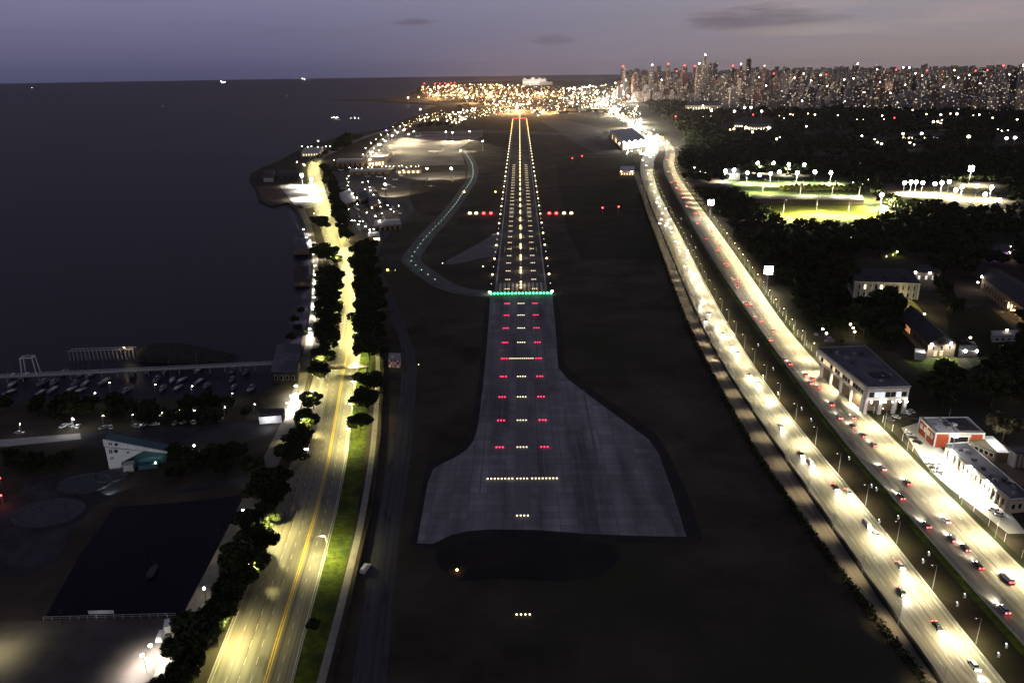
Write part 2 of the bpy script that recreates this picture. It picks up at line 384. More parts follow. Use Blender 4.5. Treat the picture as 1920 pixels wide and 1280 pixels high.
lcR=[(1400,1978),(1280,1878),(1189,1804),(1085,1727),(1025,1676),(944,1616),(850,1532),(760,1462),(712.5,1426),(653,1388),(579,1346),(511,1308),(448,1279),(399,1252),(363,1233),(331,1222),(305,1221),(290,1232),(275,1243),(262,1232),(248,1206)]
LCR=Road(lcL,lcR,ys=YS+[300,285,270,258,248])
rcL=[(1300,2003),(1206,1918),(1109,1831),(1028,1757),(931,1676),(850,1599),(745,1518),(686,1477),(638,1438),(573,1394),(511,1352),(448,1311),(387,1281),(350,1259),(322,1243),(305,1241),(290,1248),(275,1252),(256,1228),(243,1197),(225,1165),(210,1142),(195,1122)]
rcR=[(1300,2160),(1206,2064),(1065,1918),(981,1831),(867,1719),(817,1671),(751,1605),(695,1539),(638,1492),(576,1447),(517,1406),(469,1374),(430,1343),(389,1316),(365,1295),(335,1272),(316,1262),(299,1261),(288,1267),(275,1268),(256,1241),(243,1208),(225,1174),(210,1150),(195,1129)]
RCR=Road(rcL,rcR,ys=[1300]+YS[2:]+[305,290,275,256,243,225,210,195])
srL=[(1400,1840),(1280,1744),(1230,1707),(1152,1643),(1072,1582),(1004.5,1535),(924,1471),(850,1421),(760,1370),(715.5,1346),(647,1308),(582,1281),(478,1242),(402,1214),(322,1187.5)]
srR=[(y,x-.0055*(y-130)-.6) for y,x in lcL if y>=322]
SRR=Road(srL,srR,ys=YS)
AVE=Road(centre=[(432,1400),(468,1276),(537,1076),(571,970),(600,869),(613,787),(628,700),(645,640),(652,590),(652,550),(649,520),(643,490),(635,462),(626,436),(615,410),(604,389),(597,362),(590,338),(586,314),(590,302),(604,292),(626,282),(660,266),(692,254),(724,245),(760,237),(800,226),(850,213),(900,205),(950,200)],width=[25,25,25,25,25,25,24,23,22,20,20,20,20,20])
PRM=Road(centre=[(262,1400),(312,1280),(340,1203),(380,1130),(430,1028),(462,962),(490,902),(518,840),(543,790),(566,720),(581,640),(588,590),(592,530),(593,480),(588,450),(572,405),(562,385)],width=[9,9,9,9,9,9,9,8,7,6,5,5,5,5,6,7,7])
PTH=Road(centre=[(570,1400),(603,1276),(655,1076),(682,960),(703,840),(710,700),(708,640)],width=2.6)
pmL=[(1400,640),(1276,660),(1000,704),(860,726),(780,745),(690,754),(650,757),(600,736),(560,722),(500,701),(470,695),(450,702),(430,721),(415,744),(402,758),(390,757),(378,742)]
pmR=[(1400,712),(1276,725),(1000,748),(860,769),(780,776),(690,784),(650,777),(600,754),(560,739),(500,712),(470,707),(450,717),(430,740),(415,762),(402,775),(390,772),(378,757)]
PMR=Road(pmL,pmR,ys=[1400,1276,1130,1000,930,860,820,780,735,690,650,600,560,530,500,470,450,430,415,402,390,378])
TXW=Road(centre=[(863,278),(873,288),(884,305),(887,322),(884,338),(872,356),(857,378),(838,402),(812,430),(796,448),(779,471),(771,484),(772,491),(780,498),(804,516),(830,533),(860,544),(890,549),(935,551)],width=18,smooth=False)
def road(name,r,z,m,label,t0=0,t1=1,**k): return struct(name,r.strip(t0,t1,z,**k).mesh(name,m),label)
# airfield
sheet('grass_plot',[(1040,300),(1186,292),(1250,488),(1092,486),(1062,430)],.02,mat('mown_grass',(.036,.038,.024),(.018,.019,.013),.02,1,.1),'darker mown grass plot beside the runway')
sheet('overrun_shoulder',[(912,545),(1044,545),(1051,600),(1059,684),(1118,735),(1230,812),(1254,850),(1292,930),(1318,1012),(1300,1020),(1190,1016),(1100,1014),(1000,1008),(920,1006),(870,1012),(820,1030),(790,1028),(768,1018),(790,925),(800,866),(846,850),(876,828),(884,798),(897,718),(905,620)],.03,M['shoulder'],'dark asphalt border round the pale overrun apron')
sheet('dark_ground',[(836,1018),(870,1008),(960,1003),(1080,1008),(1150,1020),(1165,1045),(1130,1078),(1050,1090),(940,1084),(860,1090),(825,1066),(815,1040)],.02,mat('dark_ground',(.036,.031,.030),(.018,.016,.016),.04,1,.1,detail=10),'darker patch of ground below the overrun apron')  # mottled sheet, darker than the grass around it
ov=sheet('overrun_apron',[(920,546),(1035,546),(1040,600),(1047,690),(1066,712),(1100,738),(1215,822),(1235,850),(1262,925),(1287,1006),(1190,1004),(1100,1000),(1000,993),(920,992),(880,995),(845,1003),(812,1019),(782,1018),(793,955),(802,905),(812,880),(830,868),(852,858),(874,844),(888,826),(897,795),(906,720),(915,620)],.06,M['slabs'],'pale slabbed overrun apron before the green threshold')
mb=MB()
for x0,x1,y0,y1 in((-3.2,3.2,TY-330,TY-6),(-10.8,-9.9,TY-318,TY-8),(9.6,10.4,TY-318,TY-8),(-18.5,-17.9,TY-312,TY-40),(17.8,18.3,TY-312,TY-40),(26,26.5,TY-326,TY-190),(34,35.2,TY-330,TY-200)): mb.face([(x0,y0,.075),(x1,y0,.075),(x1,y1,.075),(x0,y1,.075)])
link('worn_lane',mb.mesh('worn_lane',mat('worn_rubber',(.15,.142,.15),(.20,.19,.2),.05,.9,.2,stretch=(3,.25,1),detail=8)),ov)
ws=[Vector((-27,TY-2,0)),Vector((27,TY-2,0)),Vector((27,2960,0)),Vector((-27,2960,0))]
sheet('runway_shoulder',None,.03,M['shoulder'],world=ws)
ws=[Vector((-22,TY-4,0)),Vector((22,TY-4,0)),Vector((22,2940,0)),Vector((-22,2940,0))]
rw=sheet('runway',None,.09,M['asphalt'],'long straight asphalt runway lined with white lights',world=ws)
mb=MB()
def rect(mb,x0,x1,y0,y1,z): mb.face([(x0,y0,z),(x1,y0,z),(x1,y1,z),(x0,y1,z)])
for s in(-1,1):
    rect(mb,s*20.6-.45,s*20.6+.45,TY,2935,.13)
    for k in range(6): rect(mb,s*(3.2+k*3.45)-.9,s*(3.2+k*3.45)+.9,TY+4,TY+32,.13)
    rect(mb,s*11-3,s*11+3,TY+345,TY+405,.13)
    for q in(0,1): rect(mb,s*(9.5+q*6.4)-.4,s*(9.5+q*6.4)+.4,TY+150,TY+172,.13)
y=TY+46
while y<2900: rect(mb,-.45,.45,y,y+30,.13); y+=50
link('painted_marking',mb.mesh('painted_marking',M['line_white']),rw)
road('taxiway',TXW,.05,roadmat('taxiway_concrete',(.15,.14,.145),(.105,.098,.102),(.07,.066,.07),.9,3,.15),'narrow taxiway curving round the grass to the threshold')
sheet('taxiway_exit',[(833,494),(842,486),(880,466),(905,452),(940,430),(937,452),(930,480),(900,484),(870,492),(845,496)],.04,M['plaza2'],'short pale exit taxiway joining the runway')
road('perimeter_road',PMR,.05,M['tracks'],'grey perimeter road inside the airfield fence')
sheet('apron',[(726,252),(780,247),(846,246),(905,244),(906,256),(880,266),(860,279),(868,296),(872,309),(800,311),(735,313),(690,309),(700,292)],.05,mat('apron_concrete',(.26,.235,.205),(.19,.17,.15),.03,.85,.2,c3=(.14,.125,.11),s3=.012),'pale lit aircraft apron')
sheet('taxi_link',[(752,327),(872,320),(872,334),(770,342)],.045,M['track'])
sheet('terminal_apron',[(1010,226),(1066,226),(1120,238),(1146,262),(1165,288),(1120,290),(1082,270),(1050,248)],.05,M['track'],'grey apron before the bright terminal')
sheet('cross_taxiway',[(905,244),(1010,247),(1130,252),(1130,256),(1000,252),(905,250)],.055,M['track'])
# roads
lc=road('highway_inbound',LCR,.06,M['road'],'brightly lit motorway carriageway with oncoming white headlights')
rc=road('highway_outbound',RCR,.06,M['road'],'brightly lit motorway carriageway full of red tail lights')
sr=road('service_road',SRR,.05,roadmat('service_asphalt',(.19,.165,.13),(.13,.112,.088),(.085,.074,.06),.85,2,.2),'dim service road along the motorway wall')
lane=MB()
for t in(.22,.41,.60,.79): LCR.dashes(lane,t,.22,.10,4.5,8,5,900)
LCR.dashes(lane,.045,.2,.10,30,.01,0,1100); LCR.dashes(lane,.955,.2,.10,30,.01,0,1100)
link('lane_marking',lane.mesh('lane_marking',M['line_white']),lc)
lane=MB()
for t in(.18,.33,.48,.63,.80): RCR.dashes(lane,t,.22,.10,4.5,8,3,900)
RCR.dashes(lane,.035,.2,.10,30,.01,0,1100); RCR.dashes(lane,.96,.2,.10,30,.01,0,1100)
link('lane_marking',lane.mesh('lane_marking',M['line_white']),rc)
# dark strip between the carriageways
med=MB(); N=len(LCR.c)
def between(a,ta,b,tb,name,m,z,label,kind='structure',n=70,ea=0,eb=0,dmax=None):
    mb=MB(); pr=None
    D=dmax or min(a.total,b.total)
    for i in range(n+1):
        k=(i/n)**1.3
        p,h=a.at(k*(a.total if not dmax else dmax),ta)
        j=min(range(len(b.c)),key=lambda q:(b.L[q]-p).length); q=b.L[j] if tb==0 else b.R[j]
        d=(q-p).normalized(); c=(p+d*ea,q-d*eb)
        if pr: mb.face([(pr[0].x,pr[0].y,z),(pr[1].x,pr[1].y,z),(c[1].x,c[1].y,z),(c[0].x,c[0].y,z)])
        pr=c
    return struct(name,mb.mesh(name,m),label,kind)
between(LCR,1,RCR,0,'median_ground',M['gravel'],.03,'dark gravel strip between the two carriageways',dmax=1150)
struct('verge_grass',RCR.strip(0,0,.05,d0=0,d1=1250,ex0=-3.4,ex1=-.3).mesh('verge_grass',M['verge']),'green grass verge along the outbound carriageway','stuff')
struct('verge_grass',RCR.strip(1,1,.05,d0=0,d1=900,ex0=.3,ex1=3.0).mesh('verge_grass',M['parkland']),'green grass verge under the lamp posts of the outbound carriageway','stuff')
av=road('coastal_avenue',AVE,.06,M['avenue'],'wide coastal avenue glowing yellow under its lamps')
lane=MB(); AVE.dashes(lane,.655,.35,.10,40,.01,0,700); AVE.dashes(lane,.685,.35,.10,40,.01,0,700)
link('centre_line',lane.mesh('centre_line',M['line_yellow']),av)
lane=MB()
for t in(.2,.35,.5,.82): AVE.dashes(lane,t,.2,.10,3.2,4.5,0,420)
AVE.dashes(lane,.975,.25,.10,40,.01,0,500); AVE.dashes(lane,.03,.2,.10,40,.01,0,500)
link('lane_marking',lane.mesh('lane_marking',M['line_white']),av)
road('promenade',PRM,.05,mat('promenade_paving',(.20,.18,.15),(.14,.125,.105),.3,.9,.2),'narrow paved promenade along the river')
sheet('ramp_road',[(672,306),(704,297),(736,263),(760,247),(748,241),(718,258),(690,282)],.065,M['paving'],'warm lit ramp road crowded with vehicles beside the apron')
road('footpath',PTH,.06,M['paving'],'thin pale footpath beside the avenue lawn')
struct('lawn',AVE.strip(1,1,.045,d0=0,d1=330,ex0=.2,ex1=8.5).mesh('lawn',M['verge']),'green lawn strip between avenue and footpath','stuff')
kb=MB(); AVE.wall(kb,1,.15,.3,.15,.02,0,520); AVE.wall(kb,0,-.15,.3,.15,.02,0,520); struct('kerb',kb.mesh('kerb',M['concrete']))
# shore and park surfaces
sheet('pond_water',[(215,950),(330,942),(455,928),(465,935),(435,1020),(385,1110),(365,1152),(85,1156),(110,1110),(150,1040),(190,985)],.03,M['basin'],'black still pond behind the avenue trees')
sheet('plaza',[(30,930),(60,897),(130,890),(190,876),(228,890),(225,925),(180,948),(140,985),(112,1040),(60,1080),(-60,1080),(-60,960)],.04,M['plaza'],'grey concrete skate plaza with round bowls')
sheet('dirt_path',[(330,916),(430,900),(480,884),(500,866),(512,872),(500,898),(430,911),(335,925)],.045,M['plaza'])
sheet('parking_lot',[(-260,1178),(60,1163),(335,1158),(352,1190),(320,1240),(290,1290),(240,1400),(-400,1400)],.04,mat('lot_asphalt',(.085,.075,.07),(.06,.054,.05),.15,.9,.2,c3=(.11,.10,.09),s3=.04),'half lit open car park by the pond')
sheet('quay_road',[(-120,838),(0,824),(150,812),(152,823),(0,838),(-120,852)],.05,M['concrete'],'pale strip of concrete quay road')
sheet('quay_walk',[(152,812),(330,801),(480,790),(505,796),(512,812),(400,826),(200,840),(152,836)],.04,M['plaza'])
sheet('floodlit_lot',[(524,348),(545,345),(576,347),(590,360),(590,388),(572,392),(558,390),(542,372)],.05,M['paving'],'floodlit white car park on the shore')
sheet('soil_bank',[(480,350),(522,346),(528,354),(545,380),(520,382),(492,372)],.04,M['soil'])
sheet('shore_walk',[(556,392),(574,393),(584,440),(590,470),(578,470),(566,420)],.04,M['track'])
sheet('yard',[(622,322),(760,320),(770,345),(768,372),(778,395),(752,420),(700,428),(672,432),(650,400),(632,360)],.04,mat('yard_asphalt',(.10,.09,.09),(.07,.065,.065),.06,.9,.2),'cluttered aero club yard full of parked things')
sheet('forecourt',[(1690,802),(1722,792),(1775,852),(1895,962),(1925,1000),(1890,1000),(1745,885)],.05,mat('forecourt_paving',(.5,.49,.45),(.42,.41,.38),.1,.8,.2),'white forecourt glaring under wall floodlights')
sheet('lawn_patch',[(1690,672),(1790,668),(1806,690),(1745,712)],.04,M['verge'],'small floodlit lawn')
sheet('lawn_patch',[(1775,585),(1850,570),(1900,615),(1900,650),(1830,690),(1780,640)],.03,M['parkland'],'dark lawn between the barrack buildings')
sheet('dimming_lawn',[(1352,324),(1398,331),(1602,335),(1614,352),(1642,378),(1692,412),(1602,429),(1470,429),(1426,400),(1387,368)],.025,mat('park_grass',(.030,.042,.014),(.018,.026,.010),.05,1,.1),'dark lawn sheet added to dim the ground around the two floodlit pitches')  # darker sheet added to lower the brightness of the floodlit ground
sheet('sports_pitch',[(1372,346),(1400,338),(1470,338),(1578,344),(1600,355),(1470,361),(1402,363)],.05,M['pitch'],'pale green sports pitch under floodlights')
sheet('sports_pitch',[(1425,379),(1600,377),(1642,392),(1672,410),(1560,416),(1474,416),(1440,395)],.05,mat('yellow_turf',(.15,.16,.025),(.12,.13,.02),.05,1,.1),'yellow green practice pitch before the dark trees')
sheet('sports_pitch',[(1660,364),(1740,350),(1850,348),(1885,385),(1790,384),(1700,374)],.05,mat('clay_court',(.26,.22,.12),(.2,.17,.09),.05,1,.1),'glaring row of floodlit courts')
# ------------------------------------------------------------------ airfield lights
def lampbar(xs,m,r=.32,z=.45,w=.3):
    """a bar of lamps on short stems, as parts"""
    P=[]
    fr=MB(); x0,x1=min(xs),max(xs); fr.box(((x0+x1)/2,0,.1),(x1-x0+.5,w,.12)); 
    for x in(x0,(x0+x1)/2,x1): fr.bar((x,0,-.0),(x,0,.12),.06)
    P.append(('frame',fr.mesh('frame',M['dark'])))
    for x in xs: P.append(('lamp',MB().ball((x,0,z),r,0,8,5,.8).mesh('lamp',m)))
    return P
def single(m,r,z=.5):
    b=MB(); b.bar((0,0,0),(0,0,z-.15),.12,.09); b.bar((0,0,z-.2),(0,0,z-.05),r*.7,r*.8,8)
    return [('base',b.mesh('base',M['dark'])),('lamp',MB().ball((0,0,z+r*.4),r,0,8,5,.9).mesh('lamp',m))]
def row4(c,n,p): return [c+(i-(n-1)/2)*p for i in range(n)]
A4=lampbar(row4(0,4,1.45),M['ap_white'],.36); A11=lampbar(row4(0,12,1.3),M['ap_white'],.33); A3=lampbar(row4(0,3,1.5),M['ap_red'],.42); A8=lampbar(row4(0,8,1.55),M['ap_white'],.4)
for n in list(range(1,12))+[13]:
    y=TY-30*n
    if n==5: spawn('approach_light_bar','long white bar of twelve approach lamps between two red bars','light bar',A11,(0,y,.08),0,'white approach light bars')
    elif n==10:
        spawn('approach_light_bar','short middle bar of the long white crossbar on the overrun apron','light bar',A4,(0,y,.08),0,'white approach light bars')
        for s,w in((-1,'left'),(1,'right')): spawn('approach_light_bar',f'eight-lamp {w} arm of the white crossbar on the overrun apron','light bar',A8,(s*9.8,y,.08),0,'white approach light bars')
    else: spawn('approach_light_bar',f'short white four-lamp approach bar, {nth(n)} row before the green threshold'+('' if n<13 else ', on dark grass'),'light bar',A4,(0,y,.08 if n<12 else .0),0,'white approach light bars')
    if n<10:
        for s,w in((-1,'left'),(1,'right')): spawn('side_light_bar',f'red three-lamp bar {w} of the centre, {nth(n)} row before the green threshold','light bar',A3,(s*10.7,y,.08),0,'red side row light bars')
TG=single(M['thr'],.95,.5); E1=single(M['rw_white'],.95); E2=single(M['rw_dim'],.26); EY=single(emi('end_lamp_amber',(1,.42,.08),7),.95); ER=single(emi('end_lamp_red',(1,.04,.05),8),1.0)
gl=bulb('threshold_glow',220,(.1,1,.4),.5)
for k in range(18):
    t=spawn('threshold_light',f'green threshold light, {nth(k+1)} from the left end of the green bar','runway light',TG,(-24.2+k*48.4/17,TY-3,.08),0,'green threshold lights')
    if k%2==0: lamp(gl,t,(0,0,2.0))
for s,w in((-1,'left'),(1,'right')):
    spawn('end_light',f'tall pale lamp at the {w} end of the green threshold bar','runway light',single(emi('end_lamp_pale',(.8,1,.55),20),1.0,1.2),(s*25.2,TY-1,.08))
eg=bulb('edge_glow',500,(1,.88,.62),.5)
for s,w in((-1,'left'),(1,'right')):
    i=0
    for k in range(1,80):
        y=TY+30*k-2
        if k%2 and y>1350: continue
        if y>2930: break
        big=k%2==0
        if y>2330:
            if not big: continue
            i+=1
            spawn('edge_light',f'amber light, {nth(i)} of those at the far end of the {w} runway edge','runway light',EY,(s*24.8,y,.08),0,'amber lights at the far runway end',1.5)
        else:
            t=spawn('edge_light',f'{"bright" if big else "faint"} white light on the {w} runway edge, {nth(k)} from the green bar','runway light',E1 if big else E2,(s*24.8,y,.08),0,'white runway edge lights',(1 if y<1300 else 1.15) if big else 1)
            if big and y<1500: lamp(eg,t,(0,0,2.2))
for k in range(9): spawn('runway_end_light',f'red lamp, {nth(k+1)} from the left in the far end bar','runway light',ER,(-22+k*5.5,2942,.08),0,'red runway end lights',1.3)
T3=lampbar(row4(0,3,1.55),M['tdz'],.42)
for k in range(30):
    for s,w in((-1,'left'),(1,'right')):
        spawn('touchdown_light_bar',f'white touchdown light bar {w} of the runway centre, {nth(k+1)} from the threshold','light bar',T3,(s*11.2,TY+12+30*k,.13),0,'touchdown zone light bars',1 if k<14 else 1.15)
CL=single(M['rw_cl'],.85,.2); rg=bulb('runway_glow',1500,(1,.8,.48),.5)
k=0; y=TY+15
while y<2935:
    for q in(0,1,2):
        k+=1
        t=spawn('centreline_light',f'warm lamp on the runway centreline, {nth(k)} from the threshold','runway light',CL,(0,y+q*9,.13),0,'runway centreline lights',(1,1.6,1) if y<1600 else (1.1,2.5,1))
        if q==1 and y<1700: lamp(rg,t,(0,0,2.6))
    y+=50 if y<1500 else 60
for k in range(1,12): spawn('approach_light_bar',f'white light bar beyond the far runway end, {nth(k)} outward','light bar',A4,(0,2950+36*k,.05),0,'approach light bars beyond the runway',(1.6,1.6,1.6))
# approach path indicators
def papi(m):
    b=MB().box((0,0,.55),(1.7,1.2,.6)); hood=MB().box((0,-.1,1.15),(1.9,1.5,.1)); P=[('housing',b.mesh('housing',M['white'])),('hood',hood.mesh('hood',M['bulb_amber'] if 0 else M['steel']))]
    for x in(-.6,.6): P.append(('leg',MB().bar((x,0,0),(x,0,.56),.07).mesh('leg',M['dark'])))
    P.append(('lens',MB().ball((0,-.9,.95),2.2 if m.name!='papi_red' else 1.9,0,10,6,.85).mesh('lens',m))); return P
PW=papi(emi('papi_white',(1,.72,.32),6)); PR=papi(emi('papi_red',(1,.03,.03),14)); pg=[bulb('papi_glow',1500,(1,.5,.2),.6),bulb('papi_glow_red',1100,(1,.05,.05),.6)]
for s,xs in(('left',((881,0),(893,0),(907,1),(920.5,1))),('right',((1030,1),(1043,1),(1057.5,0),(1071,0)))):
    for j,(u,r) in enumerate(xs):
        t=spawn('glide_slope_light',f'big {"red" if r else "amber white"} glide slope light, {["outermost","second outermost","second innermost","innermost"][j if s=="left" else 3-j]} on the {s} side of the runway','runway light',PR if r else PW,G(u,401,0),0,'glide slope lights')
        lamp(pg[r],t,(0,-2,2.6))
txl=single(M['txg'],.34,.1); tg=bulb('taxi_glow',270,(.4,1,.55),.4)
d=20;k=0
while d<TXW.total-60:
    k+=1; p,h=TXW.at(d,.5)
    t=spawn('taxiway_light',f'green lamp on the taxiway centreline, {nth(k)} from the far apron','taxiway light',txl,(p.x,p.y,.06),0,'green taxiway lights',1.2 if p.y>1000 else 1)
    if p.y>680: lamp(tg,t,(0,0,5.0)) if k%2 else None
    d+=19
for u,v,m,r,l in((727,508,'bulb_yellow',1.1,'yellow lamp on dark grass beside the perimeter road'),(929,361,'bulb_yellow',1.2,'yellow lamp on grass left of the runway'),(857,1071,'bulb_amber',.35,'small orange lamp alone on the dark grass before the overrun apron'),
    (863,284,'bulb_amber',1.6,'amber lamp where the taxiway meets the apron'),(870,361,'bulb_amber',1.1,'amber lamp beside the taxiway bend'),(830,495,'bulb_dim',.35,'dim orange lamp at the tip of the exit taxiway'),(906,501,'bulb_dim',.5,'dim amber sign lamp left of the runway threshold'),(785,685,'bulb_dim',.25,'tiny lamp beside the perimeter road bend'),(741,508,'bulb_dim',.2,'tiny lamp right of the yellow field lamp')):
    spawn('field_light',l,'field light',single(M[m],r,.6),G(u,v))
def mast(h,m,r):
    p=MB().bar((0,0,0),(0,0,h),.25,.12); q=MB().box((0,0,h-.15),(1.4,.2,.2))
    return [('pole',p.mesh('pole',M['steel'])),('crossarm',q.mesh('crossarm',M['steel'])),('lamp',MB().ball((0,0,h+.5),r,0).mesh('lamp',m))]
RM=mast(9,M['bulb_red'],.85)
for u,v,l in((1073,306,'far left mast with red lamp on the grass right of the runway'),(1091,302,'far right mast with red lamp on the grass right of the runway'),(1129.5,404,'red lamp mast nearest the runway of the near pair on dark grass'),(1159.6,402,'red lamp mast nearest the motorway of the near pair on dark grass'),(588,316,'mast with red lamp at the far bend of the coastal avenue')):
    spawn('obstruction_mast',l,'mast',RM,G(u,v),0,None,1.0)
# ------------------------------------------------------------------ street lamps and floodlights
def street_lamp(h,arm,m,r=.35,double=False,hm='steel'):
    P=[('pole',MB().bar((0,0,0),(0,0,h),.13,.07).mesh('pole',M[hm]))]
    for s in((1,-1) if double else (1,)):
        a=MB().bar((0,0,h-.2),(s*arm,0,h+.25),.05,.04); hd=MB().box((s*(arm+.3),0,h+.18),(.9,.35,.16),0,0,.8)
        P+=[('arm',a.mesh('arm',M[hm])),('lamp_head',hd.mesh('lamp_head',M[hm]),[('lens',MB().ball((s*(arm+.3),0,h+.12),r,0,8,5,.45).mesh('lens',m))])]
    return P
SL=street_lamp(10.5,1.8,M['bulb_warm'],.20)
SLM=street_lamp(9.5,1.4,M['bulb_dim'],.22)
hwL=spot('highway_lamp_light',35000,(1,.90,.52),146,1,.25); hwR=spot('highway_lamp_light',52000,(1,.89,.52),138,1,.25)
i=0; d=12
while d<1240:
    p,h=LCR.at(d,1); n=Vector((math.sin(h),-math.cos(h),0)); p=p+n*1.7; i+=1
    t=spawn('street_lamp',f'motorway lamp post in the dark median, {nth(i)} from the near end','street lamp',SLM,(p.x,p.y,.03),h+PI/2,'lamp posts along the inbound carriageway')
    lamp(hwL,t,(5.0,0,9.3)); d+=27 if d<700 else 40
i=0; d=6
while d<1500:
    p,h=RCR.at(d,1); n=Vector((math.sin(h),-math.cos(h),0)); p=p+n*1.2; i+=1
    t=spawn('street_lamp',f'motorway lamp post on the outer verge beside the trees, {nth(i)} from the near end','street lamp',SL if d<620 else SLM,(p.x,p.y,.05),h+PI/2,'lamp posts along the outbound carriageway')
    lamp(hwR,t,(4.0,0,10.2)); d+=24 if d<700 else 40
i=0; d=20; hwS=spot('service_lamp_light',5200,(1,.84,.52),112,1,.25); SLS=street_lamp(8,1.2,M['bulb_dim'],.16)
while d<1050:
    p,h=LCR.at(d,0); n=Vector((math.sin(h),-math.cos(h),0)); p=p-n*1.4; i+=1
    t=spawn('street_lamp',f'slim lamp post on the guard wall over the service road, {nth(i)} from the near end','street lamp',SLS,(p.x,p.y,.05),h+PI/2,'lamp posts of the service road')
    lamp(hwS,t,(2.4,0,7.8)); d+=27 if d<700 else 45
# short white marker posts along the outer edge
MP=[('post',MB().bar((0,0,0),(0,0,3.4),.11,.08).mesh('post',M['white'])),('cap',MB().ball((0,0,3.45),.14).mesh('cap',M['white']))]
i=0; d=2
while d<420:
    p,h=RCR.at(d,1); n=Vector((math.sin(h),-math.cos(h),0)); p=p+n*3.2; i+=1
    spawn('marker_post',f'thin white post at the outer motorway edge, {nth(i)} from the near end','post',MP,(p.x,p.y,0),0,'white posts at the motorway edge'); d+=10.5
# little signal lamps between the carriageways
SGM=[('post',MB().bar((0,0,0),(0,0,1.5),.08,.06).mesh('post',M['white'])),('cabinet',MB().box((.35,0,0),(.5,.4,1.1)).mesh('cabinet',M['white'])),('lamp',MB().ball((0,0,1.65),.22).mesh('lamp',emi('signal_lamp',(.95,.95,1),5)))]
i=0
for u,v in((1591,862),(1633,914),(1642,920),(1647,980),(1683,973),(1740,1041),(1729,1055),(1807,1120),(1793,1136),(1885,1214),(1870,1231),(1421,649),(1430,708),(1458,740),(1449,694),(1296,445),(1277,412),(1304,466),(1502,769),(1520,790)):
    i+=1; spawn('signal_post',f'small white signal post on the dark median strip, {nth(i)} of its line','signal',SGM,G(u,v,.03),0,'signal posts on the median strip')
avL=spot('avenue_lamp_light',27000,(1,.91,.36),160,.6,.3)
SLA=street_lamp(9,2.6,M['bulb_dim'],.22); avR=spot('avenue_lamp_light',38000,(1,.93,.40),160,.6,.3)
i=0; d=10
while d<1500:
    for s,w in((0,'river'),(1,'airfield')):
        if s==0: i+=1
        p,h=AVE.at(d+(0 if s==0 else 15),s); n=Vector((math.sin(h),-math.cos(h),0))*(1 if s else -1); p=p+n*1.0
        if s==1 and d<60: continue
        if 262<p.y<318: continue
        t=spawn('street_lamp',f'avenue lamp post among the trees on the {w} side, {nth(i)} from the near end','street lamp',SLA,(p.x,p.y,.05),h+(PI/2 if s else -PI/2),'lamp posts of the coastal avenue')
        lamp(avL if s==0 else avR,t,((4.6 if s==0 else .9) if d<300 else 8.0,0,9.2))
    d+=30 if d<600 else 45
GLB=[('pole',MB().bar((0,0,0),(0,0,4),.09,.06).mesh('pole',M['dark'])),('globe',MB().ball((0,0,4.25),.42,0,10,6).mesh('globe',M['bulb_white']))]
pml=bulb('promenade_light',260,(1,.92,.75),.3)
for i,(u,v) in enumerate(((288,1258),(334,1218),(386,1122),(427,1040),(458,973),(484,912))):
    t=spawn('globe_lamp',f'white globe lamp on the dark promenade, {nth(i+1)} from the near end','street lamp',GLB,G(u,v,.05),0,'globe lamps by the pond'); lamp(pml,t,(0,0,5.2))
prl=spot('promenade_flood',30000,(1,.95,.82),150,.6,.3)
GL2=street_lamp(6,.8,M['bulb_white'],.6)
for i,(u,v) in enumerate(((552,762),(545,775),(560,742),(586,640),(585,632),(591,595),(592,572),(593,545),(593,528),(594,510),(591,488),(584,462),(578,456),(572,440))):
    t=spawn('street_lamp',f'blinding white promenade lamp at the river edge, {nth(i+1)} from the near end','street lamp',GL2,G(u,v,.05),PI,'white promenade lamps'); lamp(prl,t,(0,0,6))
# tall floodlight masts
def flood(h,w,hh,m,tilt=.5):
    P=[('pole',MB().bar((0,0,0),(0,0,h),.3,.16).mesh('pole',M['steel']))]
    fr=MB().box((0,.25,h-hh/2),(w+.3,.3,hh+.3)); fr.bar((0,0,0),(0,0,.9),.5)
    P.append(('head_frame',fr.mesh('head_frame',M['steel']),[]))
    nx=max(2,int(w/1.1)); ny=max(2,int(hh/1.1)); L=[]
    for a in range(nx):
        for b in range(ny):
            L.append(('lamp',MB().ball(((a-(nx-1)/2)*w/nx,-.15,h-hh/2+.15+(b+.5)*hh/ny),min(w/nx,hh/ny)*.52,0,8,5).mesh('lamp',m)))
    P[-1]=(P[-1][0],P[-1][1],L); return P
FB=flood(18,6.4,6.2,M["bulb_flood"])
def flood_round(h,R_,m):
    P=[('pole',MB().bar((0,0,0),(0,0,h),.3,.16).mesh('pole',M['steel']))]; fr=MB()
    for a in(0,PI/3,2*PI/3): fr.bar((-R_*math.cos(a),.3,h-R_*math.sin(a)),(R_*math.cos(a),.3,h+R_*math.sin(a)),.12)
    L=[('lamp',MB().ball((0,0,h),R_*.42,0,8,6).mesh('lamp',m))]+[('lamp',MB().ball((R_*.72*math.cos(k*PI/3),0,h+R_*.72*math.sin(k*PI/3)),R_*.34,0,8,5).mesh('lamp',m)) for k in range(6)]
    P.append(('head_frame',fr.mesh('head_frame',M['steel']),L)); return P
FM=flood_round(16,2.6,M['bulb_flood']); FS=flood(12,2.6,1.3,M['bulb_flood'])
fl=spot('floodlight_beam',26000,(1,.96,.80),150,.7,.5)
for u,v,l in((1437,548,'tall mast with big square white floodlight beside the motorway trees'),(1331,408,'farther tall mast with square white floodlight beside the motorway trees')):
    t=spawn('floodlight_mast',l,'floodlight',FB,G(u,v),math.radians(-10),'square floodlights by the motorway'); lamp(fl,t,(-6,-3,16))
pitchl=spot('pitch_beam',430000,(1,.97,.74),150,.7,.6)
